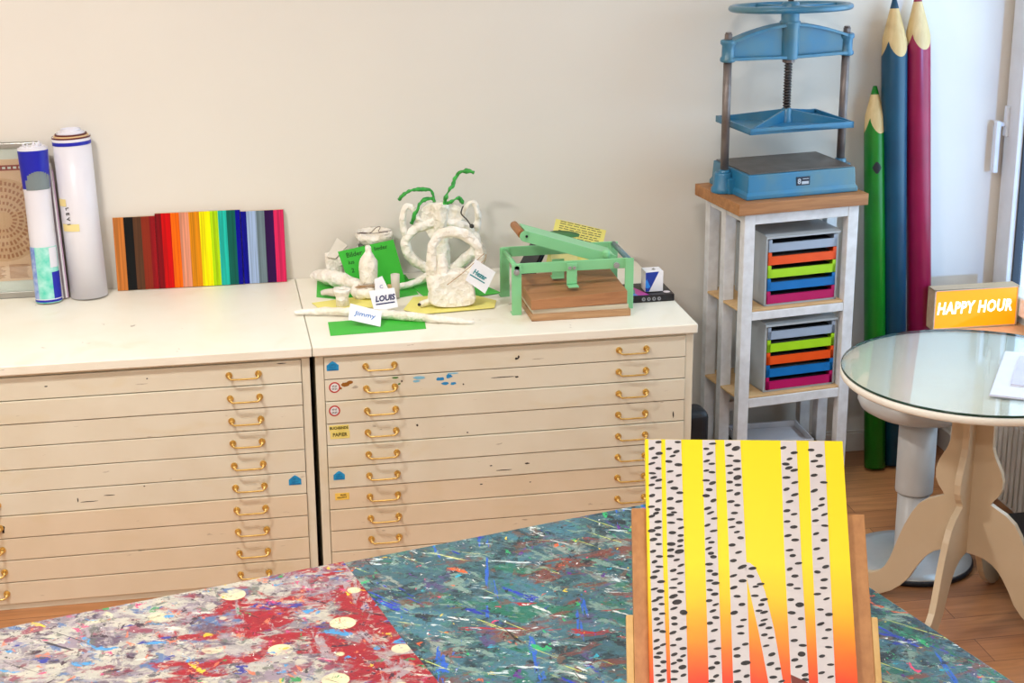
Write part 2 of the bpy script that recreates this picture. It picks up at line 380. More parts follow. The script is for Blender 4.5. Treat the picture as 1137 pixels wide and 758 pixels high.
b = MB(); o, z0, z1, y = dl[6]; b.cyl((-.905, y-.001, z0+.035), (-.905, y+.001, z0+.035), .005, 12); b.box((-.908, y-.001, z0+.018), (-.902, y, z0+.035)); b.build('keyhole', INK, o)
# ================================================================== ON THE LEFT CABINET
ZT = .752
# framed chart leaning on the wall
t = thing('picture_frame', 'silver-framed orange wheel chart leaning on the wall behind the poster rolls', 'picture', (-1.02, -.03, ZT))
FM = Matrix.Translation((-1.02, -.042, ZT)) @ Matrix.Rotation(R(-3.2), 4, 'X')
b = MB(FM); x0, x1, hz = -.29, .247, .49
for a, c in (((x0, -.012, 0), (x0+.02, .008, hz)), ((x1-.02, -.012, 0), (x1, .008, hz)), ((x0+.02, -.012, 0), (x1-.02, .008, .02)), ((x0+.02, -.012, hz-.014), (x1-.02, .008, hz))): b.box(a, c)
b.build('frame', pm('brushed_aluminium', (170,168,162), .35, .7), t, bevel=.0015)
b = MB(FM); b.box((x0+.018, -.004, .018), (x1-.018, .004, hz-.012), mi=0)
b.box((x0+.07, -.0052, .055), (x1-.075+.05, -.0038, hz-.05), mi=1)
b.box((x0+.075, -.0058, hz-.085), (x1-.03, -.0045, hz-.068), mi=2)
for k in range(26): b.box((x0+.09+k*.0165, -.0064, hz-.08), (x0+.1+k*.0165, -.0055, hz-.073), mi=0)
cxw, czw, rw = .118, .25, .132
b.prism([(cxw+rw*math.cos(a*math.pi/24), czw+rw*math.sin(a*math.pi/24)) for a in range(48)], -.0058, -.005, mi=3)
for ring in range(5):
    r0 = .03+ring*.02; n = 20+ring*9
    for k in range(n):
        a = 2*math.pi*k/n+ring; w2 = .55*math.pi/n
        rr = r0+.015*random.uniform(.5, 1)
        b.prism([(cxw+r0*math.cos(a-w2), czw+r0*math.sin(a-w2)), (cxw+r0*math.cos(a+w2), czw+r0*math.sin(a+w2)), (cxw+rr*math.cos(a+w2), czw+rr*math.sin(a+w2)), (cxw+rr*math.cos(a-w2), czw+rr*math.sin(a-w2))], -.0064, -.0058, mi=4)
for q, (qa, qb) in enumerate(((.02, .115), (-.09, .01), (.125, .19))):
    for k in range(13): b.box((qa, -.0058, .105-k*.0035), (qa+(qb-qa)*random.uniform(.8, 1), -.005, .1065-k*.0035), mi=4)
b.build('print', [pm('mount_board', (218,214,200), .6), pm('peach_print', (228,184,148), .55), pm('maroon_print', (150,50,40), .6), pm('tan_print', (214,168,128), .55), pm('brown_print', (176,118,80), .55)], t)
MB(FM).box((x0+.018, -.0085, .018), (x1-.018, -.0075, hz-.012)).build('glass', GLASS, t)
# poster rolls
def frame_to(a, b_):
    a, b_ = Vector(a), Vector(b_); m = (b_-a).to_track_quat('Z', 'Y').to_matrix().to_4x4()
    z = (b_-a).normalized(); x = Vector((1,0,0)); x = (x-z*x.dot(z)).normalized(); y = z.cross(x)
    m = Matrix((x, y, z)).transposed().to_4x4(); m.translation = a; return m, (b_-a).length
PAPER = pm('glossy_paper', (226,224,232), .35, var=((214,212,224), 6, .5))
ROLLB = pm('roll_blue', (14,24,170), .4); ROLLK = pm('roll_maroon', (96,34,30), .5); MASK = pm('masking_tape', (236,216,150), .6)
def spiral(b, L, r, turns, mi, n=26, th=.0007, z0=0, jag=0):
    prev = None
    N = int(n*turns)
    for k in range(N+1):
        a = 2*math.pi*k/n; rr = r-(k/n)*.0035
        zz = L+(jag*math.sin(k*.9) if jag else 0)+.004*(k/n)
        cur = ((rr*math.cos(a), rr*math.sin(a), z0), (rr*math.cos(a), rr*math.sin(a), zz))
        if prev:
            ir = (rr-th)/rr; q = [prev[0], cur[0], cur[1], prev[1]]
            b.hexa([prev[0], cur[0], (cur[0][0]*ir, cur[0][1]*ir, cur[0][2]), (prev[0][0]*ir, prev[0][1]*ir, prev[0][2])],
                   [prev[1], cur[1], (cur[1][0]*ir, cur[1][1]*ir, cur[1][2]), (prev[1][0]*ir, prev[1][1]*ir, prev[1][2])], mi=mi)
        prev = cur
def band(b, r0, r1, z0, z1, mi, a0=0, a1=360, n=40, eps=.0006):
    A = [R(a0+(a1-a0)*k/n) for k in range(n+1)]
    for k in range(n):
        q = []
        for a, rz, z in ((A[k], r0, z0), (A[k+1], r0, z0), (A[k+1], r1, z1), (A[k], r1, z1)): q.append(((rz+eps)*math.cos(a), (rz+eps)*math.sin(a), z))
        b.quad(*q, mi=mi)
m, L = frame_to((-.655, -.075, ZT+.003), (-.672, -.052, 1.262))
t = thing('poster_roll', 'thick white poster roll with a blue edge and masking tape, leaning on the wall', 'poster roll', (-.655, -.075, ZT))
b = MB(m); b.lathe([(.0585, 0), (.0575, L*.5), (.0585, L)], 48, mi=0); 
for k, (rr, dz) in enumerate(((.054, .004), (.049, .009), (.044, .012), (.039, .016))): b.lathe([(rr, L-.02), (rr, L+dz)], 40, mi=[3,2,0,0][k], smooth=False)
b.lathe([(.030, L), (.030, L+.024), (.028, L+.024), (.028, L-.02)], 32, mi=0, smooth=False)
rr = .0586
band(b, rr, rr, L-.024, L-.013, 1, 170, 365); band(b, rr, rr, L-.004, L+.001, 2, 160, 380)
b.build('rolled_paper', [PAPER, ROLLB, ROLLK, pm('roll_cream', (226,190,140), .5)], t)
b = MB(m); band(b, rr, rr, L*.585, L*.63, 0, 200, 234, 8, .0011); band(b, rr, rr, L*.43, L*.475, 0, 208, 268, 12, .0011)
b.build('tape', MASK, t)
b = MB(m)
for i, ch in enumerate('LEVI'):
    a = R(236); z = L*.572-i*.0165; M2 = Matrix.Translation(((rr+.0016)*math.cos(a), (rr+.0016)*math.sin(a), z)) @ Matrix.Rotation(a+R(90), 4, 'Z') @ Matrix.Rotation(R(90), 4, 'X') @ Matrix.Rotation(R(-80), 4, 'Z')
    b.text(ch, .018, M2, 0, bold=.0003)
b.build('writing', INK, t)
m, L = frame_to((-.776, -.115, ZT+.003), (-.788, -.075, 1.236))
t = thing('poster_roll', 'thin comic poster roll with blue and turquoise bands, left of the thick roll', 'poster roll', (-.776, -.115, ZT))
b = MB(m); b.lathe([(.040, 0), (.040, L*.35), (.0405, L*.7), (.0465, L)], 40, mi=0); b.lathe([(.036, L-.02), (.039, L+.004)], 30, mi=0)
for a in range(0, 360, 30): # torn paper edge sticking up
    b.prism([(-.012+.003*math.sin(a), L-.01), (.012, L-.01), (.004*math.cos(a), L+.008+.012*abs(math.sin(a*1.7)))], .0, .0005, mi=0, M=Matrix.Translation((.03*math.cos(R(a)), .03*math.sin(R(a)), 0)) @ Matrix.Rotation(R(a+90), 4, 'Z'))
band(b, .0415, .0462, L*.74, L*.985, 1, 160, 350); band(b, .0407, .0418, L*.72, L*.742, 0, 160, 350)
band(b, .0418, .0435, L*.735, L*.80, 3, 228, 340, 20, .0012)
for k in range(10):
    a0 = 240+k*10; band(b, .0432, .0434+.0010*(k%3), L*.795, L*(.815+.04*math.sin((k+1.5)/11*math.pi)), 3, a0, a0+10, 3, .0013)
band(b, .040, .040, 0.0, L*.365, 2, 160, 350); band(b, .040, .040, .012, L*.365, 4, 180, 232, 14, .0012); band(b, .040, .040, .012, L*.2, 1, 300, 350, 14, .0014)
band(b, .040, .040, L*.23, L*.36, 0, 296, 340, 14, .0016); band(b, .040, .040, .003, .010, 1, 160, 350, 30, .0016); band(b, .040, .040, .010, .013, 0, 160, 350, 30, .0018)
b.build('rolled_paper', [PAPER, ROLLB, pm('roll_turquoise', (70,206,180), .4, var=((190,232,226), 30, .9)), pm('roll_grey', (120,132,136), .5), pm('roll_sky', (92,130,212), .4, var=((200,214,240), 50, .7))], t)
m2, L2 = frame_to((-.736, -.085, ZT+.003), (-.752, -.045, 1.22))
b = MB(m2)
for k, (dx, mi) in enumerate(((0, 0), (.006, 1), (.011, 0), (.015, 2))): b.hexa([(-.022+dx, -.02+k*.004, 0), (.004+dx, -.02+k*.004, 0), (.004+dx, -.019+k*.004, 0), (-.022+dx, -.019+k*.004, 0)], [(-.025+dx, -.02+k*.004, L2-.02*k), (.0+dx, -.02+k*.004, L2-.02*k), (.0+dx, -.019+k*.004, L2-.02*k), (-.025+dx, -.019+k*.004, L2-.02*k)], mi=mi)
b.build('loose_sheet_edges', [PAPER, pm('sheet_grey', (120,112,120), .5), pm('sheet_lilac', (190,160,190), .5)], t)
# striped canvases
def striped(x0, x1, hz, cols, label, y0, bottom_dark=False, lean=4.5):
    M = Matrix.Translation((x0, y0, ZT)) @ Matrix.Rotation(R(-lean), 4, 'X')
    W_ = x1-x0; b = MB(M); b.box((0, -.016, .003 if bottom_dark else 0), (W_, 0, hz), mi=0)
    tot = sum(c[0] for c in cols); x = 0; ms = [pm('canvas_edge', (214,190,160), .7)]
    for i, (wd, c) in enumerate(cols):
        wv = W_*wd/tot; n = NT('stripe_paint')
        n.p(spec=.15); f = n.ramp(n.noise(1, 2, n.map((170, 1, 3))), [(.42, 0.), (.62, 1.)])
        d = tuple(k*.82+4 for k in c); n.p(color=n.mix(f, c, d), rough=.45); ms.append(n.m)
        b.box((x, -.0175, .001), (x+wv, -.0155, hz+.0005), mi=i+1); x += wv
    return tag(b.build('striped_canvas', ms), label, 'painting', 'striped canvases against the wall')
striped(-.568, -.437, .236, [(13,(206,122,54)),(11.5,(16,18,20)),(10,(92,58,38)),(10,(136,44,26)),(7,(150,16,26))], 'striped canvas with orange, black and brown stripes, leftmost beside the thick poster roll', -.022)
striped(-.4365, -.168, .243, [(7,(128,8,20)),(10.5,(206,6,12)),(9.5,(255,108,8)),(10.5,(228,150,120)),(12,(222,138,16)),(12,(255,240,0)),(9,(176,220,10)),(9.5,(32,194,178)),(10,(10,96,84)),(5.5,(0,0,150))], 'widest striped canvas, dark red through yellow to blue, standing in the middle', -.022, True)
striped(-.166, -.029, .237, [(6,(2,2,150)),(10.5,(160,184,222)),(9,(112,132,142)),(10,(50,12,76)),(11,(220,40,96))], 'striped canvas of navy, pale blue, grey, purple and pink, nearest the cabinet seam', -.022)
# ================================================================== PAPIER-MACHE GROUP
PM_ = NT('papier_mache'); f = PM_.noise(24, 5, None, .5); PM_.p(color=PM_.mix(PM_.ramp(f, [(.4, 0.), (.7, 1.)]), (250,246,238), (238,228,210)), rough=.5)
PM_.bump(PM_.mix(.5, PM_.noise(70, 5, None, 1.), PM_.vor(45)), 1., .012); PMM = PM_.m
GREEN = pm('green_card', (60,190,56), .55, var=((50,176,48), 12, .6)); YELP = pm('yellow_paper', (240,232,130), .6, var=((236,220,120), 20, .5)); STR = pm('string', (176,142,104), .8)
GRN2 = pm('green_tissue', (66,186,74), .5, var=((24,110,36), 50, 1.), bump=(60, .6, .004))
def sheet(name, pts, z, m, label, cat='paper', group=None, th=.0012):
    b = MB(); b.prism(pts, z, z+th, axes='xy'); return tag(b.build(name, m), label, cat, group)
sheet('green_sheet', [(.065,-.516),(.061,-.653),(.346,-.639),(.356,-.5)], ZT+.0005, GREEN, 'green card sheet at the cabinet front edge, under the long white wand', 'paper', 'coloured sheets under the papier-mache')
sheet('green_sheet', [(.068,-.05),(.052,-.235),(.215,-.33),(.372,-.27),(.36,-.03)], ZT+.0003, GREEN, 'green card sheet under the white bottle and the small spool', 'paper', 'coloured sheets under the papier-mache')
sheet('green_sheet', [(.345,-.10),(.53,-.06),(.632,-.314),(.40,-.38)], ZT+.0022, GREEN, 'green card sheet whose corner points out right of the bag, towards the green press', 'paper', 'coloured sheets under the papier-mache')
sheet('yellow_sheet', [(.032,-.304),(.20,-.26),(.26,-.40),(.05,-.37)], ZT+.0018, YELP, 'pale yellow sheet left of the white spool', 'paper', 'coloured sheets under the papier-mache')
b = MB(); b.prism([(.35,-.31),(.303,-.44),(.351,-.498),(.58,-.477),(.60,-.40),(.523,-.30)], ZT+.0035, ZT+.0048, axes='xy'); tag(b.build('yellow_sheet', YELP), 'pale yellow sheet under the white bag with the loop handle', 'paper', 'coloured sheets under the papier-mache')
# leaning green card with writing
M = Matrix.Translation((.250, -.150, ZT+.001)) @ Matrix.Rotation(R(-8), 4, 'X') @ Matrix.Rotation(R(0), 4, 'Z')
b = MB(M); b.prism([(-.082,.002),(.098,0),(.062,.148),(-.118,.118)], 0, .0015, mi=0)
def wr(b, s, x, z, size, rot=9): b.text(s, size, Matrix.Translation((x, -.0006, z)) @ Matrix.Rotation(R(90), 4, 'X') @ Matrix.Rotation(R(rot), 4, 'Z'), 1, depth=.0003, bold=.0001)
wr(b, 'Bilder', -.066, .108, .022); wr(b, 'lieder', .02, .124, .019); wr(b, 'lus', -.076, .082, .018); wr(b, '2', -.072, .055, .02)
tag(b.build('green_card', [GREEN, pm('dark_green_ink', (16,70,24), .5)]), 'green card with handwriting leaning upright behind the white bottle', 'card')
# jar + nest-like bowl
gm = NT('frosted_glass'); gm.p(color=(206,212,200), rough=.25, trans=.35); JG = gm.m
tag(MB().lathe([(.045, ZT+.0005), (.052, ZT+.01), (.05, .80), (.056, .86), (.056, .868), (.050, .868), (.046, .80), (.0, .765)], 32, .255, -.062).build('glass_jar', JG), 'pale frosted jar behind the leaning green card, under the white bowl', 'jar')
t = thing('papier_mache_bowl', 'white papier-mache bowl with string, raised up behind the green card', 'bowl', (.258, -.062, .868))
b = MB(); b.lathe([(.0, .869), (.035, .869), (.054, .88), (.061, .899), (.057, .914), (.052, .911), (.052, .894), (.0, .884)], 40, .258, -.062)
b.build('bowl', PMM, t, noise_disp=(.006, 60))
b = MB(); b.tube([(.205,-.09,.916),(.24,-.10,.918),(.262,-.10,.935),(.275,-.095,.934),(.27,-.09,.918),(.3,-.08,.917),(.312,-.07,.915)], .0012, 6); b.tube([(.2,-.08,.914),(.22,-.1,.92),(.25,-.1,.916),(.3,-.09,.916)], .0012, 6)
b.build('string', pm('dark_string', (110,96,90), .8), t)
# small box with tilted lid card
t = thing('paper_box', 'small crumpled white paper box with a tilted lid, left of the green card', 'box', (.125, -.065, ZT))
MB().hexa([(.102,-.09,ZT+.001),(.15,-.095,ZT+.001),(.152,-.045,ZT+.001),(.104,-.04,ZT+.001)], [(.094,-.09,.835),(.15,-.095,.84),(.15,-.045,.852),(.096,-.04,.845)]).build('box', PMM, t, bevel=.004, noise_disp=(.004, 60))
MB().hexa([(.098,-.095,.842),(.128,-.10,.838),(.17,-.06,.868),(.138,-.05,.892)], [(.098,-.097,.845),(.128,-.102,.841),(.17,-.062,.871),(.138,-.052,.895)]).build('lid', pm('cream_card', (226,218,206), .6), t)
b = MB(); b.tube([(.15,-.1,.765),(.165,-.11,.79),(.158,-.105,.812),(.17,-.10,.815)], .007, 8, jit=.3); b.build('paper_scrap', PMM, t)
# long fish-like form
b = MB(); b.tube([(.046,-.075,.775),(.062,-.08,.782),(.095,-.12,.785),(.14,-.18,.786),(.178,-.235,.784),(.205,-.262,.780)], [.004,.015,.024,.025,.022,.012], 16, jit=.12)
tag(b.build('papier_mache_form', PMM), 'fat white papier-mache form tapering to a point, lying left of the bottle', 'papier-mache model')
b = MB(); b.tube([(.066,-.245,.768),(.09,-.25,.772),(.12,-.262,.771),(.142,-.272,.766)], [.008,.0145,.0145,.008], 12, jit=.12, flat=.8)
tag(b.build('papier_mache_form', pm('dull_papier_mache', (214,208,196), .7, bump=(80,.5,.003))), 'small grey-white papier-mache lump lying below the fat tapering form', 'papier-mache model')
# coil + bottle
b = MB(); C = [(.213+.036*math.cos(a*math.pi/6), -.268+.03*math.sin(a*math.pi/6), .772+.003*math.sin(a*1.7)) for a in range(12)]
b.tube(C, .019, 12, closed=True, jit=.18); b.lathe([(.03, .757), (.03, .785)], 20, .213, -.268)
t = tag(b.build('paper_ring_base', PMM), 'lumpy white ring of papier-mache under the white bottle', 'papier-mache model')
t = thing('papier_mache_bottle', 'white papier-mache bottle with narrow neck, wound with brown string, standing on the lumpy ring', 'bottle', (.216, -.268, .785))
b = MB(); b.lathe([(.0, .7895), (.026, .7895), (.029, .797), (.029, .850), (.0285, .868), (.024, .878), (.013, .893), (.0095, .902), (.0098, .914), (.008, .918), (0, .919)], 32, .216, -.268)
b.build('body', PMM, t, noise_disp=(.004, 60))
b = MB()
for k in range(5):
    b.tube([(.216+(.033+.004*k)*math.cos(a*math.pi/5+k), -.268+(.033+.002*k)*math.sin(a*math.pi/5+k), .797-k*.003+.004*math.sin(a+k*2)) for a in range(10)], .0011, 6, closed=True, steps=4)
b.tube([(.245,-.29,.80),(.26,-.31,.79),(.27,-.325,.80)], .001, 6)
b.build('string', STR, t)
# spool
b = MB(); b.lathe([(.0, ZT+.003), (.021, ZT+.003), (.020, ZT+.03), (.026, ZT+.046), (.030, ZT+.052), (.028, ZT+.057), (.008, ZT+.056), (.007, ZT+.05), (0, ZT+.05)], 28, .124, -.352)
tag(b.build('papier_mache_spool', PMM, noise_disp=(.002, 60)), 'small white papier-mache spool flaring at the top, on the yellow sheet behind the wand', 'spool')
t = thing('paper_tube', 'upright grey-white paper tube right of the bottle, behind the name tags', 'tube', (.296, -.30, ZT))
MB().lathe([(.0125, ZT+.0035), (.0135, ZT+.05), (.0145, ZT+.079), (.0115, ZT+.079), (.010, ZT+.02), (0, ZT+.02)], 20, .296, -.30).build('tube', pm('dull_papier_mache', (214,208,196), .7), t)
b = MB(); b.box((.272,-.305,ZT+.004), (.283,-.29,ZT+.045)); b.build('stub', pm('buff_card', (220,190,130), .6), t)
# long wand
b = MB(); b.tube([(-.03,-.425,.762),(-.01,-.43,.765),(.06,-.448,.768),(.12,-.468,.7695),(.2,-.505,.7695),(.29,-.548,.768),(.38,-.585,.765),(.44,-.61,.763),(.492,-.63,.760)], [.005,.009,.012,.0135,.0145,.014,.011,.0095,.003], 14, jit=.16)
tag(b.build('papier_mache_wand', PMM), 'long thin white papier-mache wand lying across the cabinet front', 'papier-mache model')
# creature: vase body with loops and green stems
t = thing('papier_mache_vase', 'white papier-mache vase with ring handles and twisting green stems, behind the bag', 'vase', (.465, -.15, ZT))
b = MB(); b.tube([(.468,-.15,.753),(.466,-.15,.80),(.464,-.15,.88),(.462,-.15,.96),(.466,-.15,1.015)], [.034,.03,.025,.024,.027], 18, jit=.12)
b.build('body', PMM, t)
def ring(sg):
    X = lambda x: .463+sg*(.463-x)
    b = MB()
    b.tube([(X(.450),-.15,.955),(X(.405),-.15,.945),(X(.368),-.15,.925),(X(.350),-.15,.895),(X(.353),-.15,.86),(X(.378),-.15,.832),(X(.415),-.15,.805),(X(.45),-.15,.785)], [.016,.017,.016,.0155,.016,.017,.017,.016], 12, jit=.16)
    b.tube([(X(.357),-.15,.905),(X(.342),-.15,.95),(X(.345),-.15,.995),(X(.36),-.15,1.015),(X(.378),-.15,.997),(X(.392),-.15,.968),(X(.415),-.15,.945)], [.012,.011,.010,.009,.009,.010,.012], 10, jit=.2)
    b.build('ring_handle', PMM, t)
ring(1); ring(-1)
b = MB(); b.prism([(.40,.952),(.40,1.0),(.43,1.02),(.50,1.02),(.53,1.0),(.53,.94),(.5,.90),(.43,.90)], -.158, -.145); b.build('panel', PMM, t, noise_disp=(.003, 50))
for P in ([(.332,1.033),(.347,1.056),(.372,1.066),(.396,1.065),(.425,1.062),(.439,1.052),(.446,1.022)], [(.370,.955),(.380,.984),(.392,1.01),(.404,1.025),(.433,1.034),(.450,1.018)], [(.476,1.008),(.478,1.03),(.488,1.055),(.505,1.075),(.515,1.092),(.527,1.109),(.55,1.118),(.573,1.113)], [(.479,1.012),(.495,1.022),(.511,1.031),(.525,1.032),(.534,1.02),(.537,1.008)]):
    b = MB(); b.tube([(x, -.152-.012*math.sin(i), z) for i, (x, z) in enumerate(P)], [.0055+.0015*math.sin(i*2.3) for i in range(len(P))], 8, jit=.45, freq=90); b.build('green_stem', GRN2, t)
b = MB(); b.tube([(.536,-.165,1.008),(.528,-.17,.985),(.545,-.175,.965),(.556,-.175,.948)], .0022, 6); b.lathe([(0, -.008), (.007,-.004), (.008, .003), (0, .008)], 12, M=Matrix.Translation((.561,-.177,.943)))
b.build('wire', pm('dark_wire', (70,66,62), .5, .6), t)
b = MB(); b.tube([(.292,-.225,.766),(.33,-.215,.768),(.37,-.20,.772),(.41,-.185,.785),(.445,-.17,.80)], [.009,.010,.011,.013,.014], 12, jit=.15); b.build('arm', PMM, t)
# bag with loop handle
t = thing('papier_mache_bag', 'white papier-mache bag with a tall loop handle on the yellow sheet', 'bag', (.455, -.43, ZT))
b = MB(); prof = [(.381,.758),(.384,.79),(.392,.83),(.402,.862),(.42,.868),(.455,.872),(.505,.874),(.518,.85),(.526,.80),(.530,.775),(.522,.758)]
n = len(prof); vs = []
for yy, sc_ in ((-.455,.80),(-.463,.93),(-.45,1.0),(-.43,1.03),(-.41,1.0),(-.397,.93),(-.405,.80)):
    vs += [((x-.455)*sc_+.455, yy, (z-.80)*(sc_ if z > .8 else min(1, sc_+.05))+.80) for x, z in prof]
fs = [(i*n+k, i*n+(k+1)%n, (i+1)*n+(k+1)%n, (i+1)*n+k) for i in range(6) for k in range(n)] + [tuple(range(n)), tuple(range(7*n-1, 6*n-1, -1))]
b.add([(x, y, max(z, .7572)) for x, y, z in vs], fs, smooth=True); b.build('bag_body', PMM, t, noise_disp=(.007, 32)).modifiers.new('s', 'SUBSURF').render_levels = 2
b = MB(); b.tube([(.405,-.43,.80),(.398,-.43,.85),(.394,-.43,.90),(.399,-.43,.95),(.425,-.43,.985),(.464,-.43,.992),(.508,-.43,.975),(.538,-.43,.942),(.546,-.43,.91),(.536,-.43,.885),(.505,-.43,.862)], [.02,.021,.0165,.0155,.0155,.0165,.018,.019,.018,.015,.012], 14, jit=.14)
b.tube([(.425,-.435,.86),(.428,-.435,.89),(.425,-.435,.925)], [.022,.017,.010], 12, jit=.2)
b.build('loop_handle', PMM, t)
b = MB(); b.tube([(.436,-.468,.835),(.470,-.475,.862),(.50,-.474,.885),(.525,-.468,.905),(.553,-.458,.925)], .0011, 6); b.tube([(.56,-.45,.92),(.553,-.462,.905),(.53,-.468,.893)], .0011, 6); b.build('string', STR, t)
def tagcard(name, parent, pts, y0, y1, txt, tm, size, rot, ctr, under=False, **k):
    b = MB(); n = len(pts); zs = [p[1] for p in pts]; lo, hi = min(zs), max(zs)
    Y = lambda z: y0+(y1-y0)*(z-lo)/(hi-lo)
    vs = [(x, Y(z), z) for x, z in pts]+[(x, Y(z)+.001, z) for x, z in pts]
    b.add(vs, [tuple(range(n)), tuple(range(2*n-1, n-1, -1))]+[(i, (i+1)%n, n+(i+1)%n, n+i) for i in range(n)], mi=0)
    if txt:
        tilt = math.atan2(y1-y0, hi-lo)
        M = Matrix.Translation((ctr[0], Y(ctr[1])-.0011, ctr[1])) @ Matrix.Rotation(R(90)-tilt, 4, 'X') @ Matrix.Rotation(R(rot), 4, 'Z')
        b.text(txt, size, M, 1, **k)
        if under: MB_ = b; b.add([M @ Vector(p) for p in ((-size*1.25,-size*.72,0),(size*1.2,-size*.72,0),(size*1.2,-size*.56,0),(-size*1.25,-size*.56,0))], [(0,1,2,3)], mi=1)
    return b.build(name, [pm('tag_card', (240,242,250), .5), tm], parent)
tagcard('name_tag', t, [(.524,.912),(.586,.868),(.552,.802),(.492,.848)], -.475, -.47, 'Hezar', TEAL_I, .022, -34, (.537,.862), True, bold=.0006, sx=.85)
b = MB(); b.tube([(.357,-.432,.768),(.372,-.428,.77),(.392,-.425,.776),(.405,-.42,.79)], [.009,.011,.008,.006], 12, jit=.15); b.build('paper_scroll', PMM, t)
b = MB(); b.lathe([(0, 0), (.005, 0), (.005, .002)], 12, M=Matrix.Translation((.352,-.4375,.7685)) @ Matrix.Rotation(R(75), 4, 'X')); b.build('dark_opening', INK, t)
a = tagcard('name_tag', None, [(.199,.818),(.278,.823),(.286,.768),(.213,.757)], -.452, -.425, 'LOUIS', NAVY, .024, 5, (.247,.795), True, bold=.0009, shear=.2, sx=.92)
tag(a, 'white name tag with bold underlined dark capitals, propped behind the wand', 'name tag')
a = tagcard('name_tag', None, [(.134,.809),(.224,.788),(.214,.756),(.122,.775)], -.603, -.52, 'Jimmy', pm('mid_blue_ink', (70,130,200), .5), .024, -19, (.174,.783), False, bold=.0002, sx=1.05)
tag(a, 'white name tag with pale blue handwriting, leaning on the front of the wand', 'name tag')
a = tagcard('name_tag', None, [(.228,.828),(.252,.836),(.272,.790),(.255,.757),(.225,.757)], -.36, -.33, 'C', pm('lilac_ink', (120,120,180), .5), .016, 10, (.247,.805), False)
tag(a, 'half-hidden white tag with a letter C, between the LOUIS tag and the bottle', 'name tag')
# ================================================================== GREEN PRESS
MINT = pm('mint_enamel', (136,206,150), .32, var=((126,196,142), 10, .6)); BOLT = pm('zinc_bolt', (186,190,194), .35, .6)
t = thing('green_nipping_press', 'mint green lever press with raised handle on the right cabinet', 'press', (.81, -.45, ZT))
YF, YB = -.556, -.352
for y, z1 in ((YF, .912), (YB, .912)):
    b = MB()
    for x0_, x1_ in ((.621,.651), (.973,1.0)):
        b.box((x0_, y, ZT+.005), (x1_, y+.006, z1)); 
        b.box((x0_, y-.0, ZT), (x1_, y+.03, ZT+.006))
    b.box((.63, y+.006, .880), (.985, y+.012, .912))
    b.build('side_frame', MINT, t, bevel=.0015)
b = MB(); b.cyl((.637, YF, .899), (.637, YB+.006, .899), .008, 14); b.build('cross_rod', MINT, t)
b = MB(); b.cyl((.987, YF+.004, .905), (.987, YB+.004, .905), .009, 16); b.build('cross_rod', pm('blue_grey_rod', (110,140,150), .3, .3), t)
for x, z in ((.635,.888),(.945,.893)):
    b = MB(); b.cyl((x, YF-.006, z), (x, YF+.001, z), .009, 16); b.cyl((x, YF-.009, z), (x, YF-.005, z), .006, 6); b.build('bolt', BOLT, t)
# bracket holding the press boards
b = MB(); b.box((.79, YF-.003, .842), (.822, YF+.001, .907)); b.box((.79, YF-.03, .8365), (.822, YF+.001, .842)); b.build('bracket', MINT, t, bevel=.0015); b = MB(); b.box((.762, YF+.08, .8365), (.80, YF+.11, .842)); b.box((.762, YF+.08, .84), (.80, YF+.084, .90)); b.build('bracket', MINT, t, bevel=.0015)
for x in (.797, .815): pass
b = MB()
for x in (.799,.813): b.cyl((x, YF-.007, .893), (x, YF-.002, .893), .0055, 6)
b.build('bolt', BOLT, t)
# lever: U channel
lev = MB(); P0, P1 = Vector((.952, 0, .893)), Vector((.672, 0, .985))
for y in (YF+.05, YF+.145): lev.bar(P0+Vector((0, y, 0)), P1+Vector((0, y, 0)), .004, .034)
lev.bar(P0+Vector((0, YF+.0975, .016)), P1+Vector((0, YF+.0975, .016)), .095, .003)
lev.lathe([(.017, 0), (.017, .004)], 20, M=Matrix.Translation((.672, YF+.052, .985)) @ Matrix.Rotation(R(90), 4, 'X'))
lev.build('lever', MINT, t, bevel=.001)
b = MB(); b.cyl((.662, YF+.056, .990), (.662, YF+.180, .990), .0125, 18); b.build('handle_grip', wood('grip_wood', (176,120,72), (146,94,52), 1), t, bevel=.002)
b = MB(); b.cyl((.676, YF+.046, .985), (.676, YF+.05, .985), .004, 10); b.build('pin', INK, t)
b = MB(); b.box((.895, YF+.06, .87), (.935, YF+.135, .91)); b.lathe([(.012, 0), (.012, .02), (.008, .024)], 16, .925, YF+.05, M=Matrix.Translation((0, 0, .905))); b.build('pivot_block', MINT, t, bevel=.003)
PW = wood('press_board_wood', (178,124,82), (146,96,60), 0, 10)
b = MB(); b.hexa([(.667,-.628,.787),(.966,-.615,.787),(.966,-.385,.787),(.667,-.385,.787)], [(.667,-.628,.818),(.966,-.615,.827),(.966,-.385,.8365),(.667,-.385,.832)]); b.build('upper_board', PW, t, bevel=.0015)
b = MB(); b.box((.672,-.62,.772), (.968,-.39,.786)); b.build('paper_stack', pm('stacked_paper', (206,196,172), .7), t)
b = MB(); b.box((.667,-.632,ZT+.0005), (.973,-.385,.773)); b.build('lower_board', wood('lower_board_wood', (190,150,108), (150,104,66), 0, 10), t, bevel=.0015)
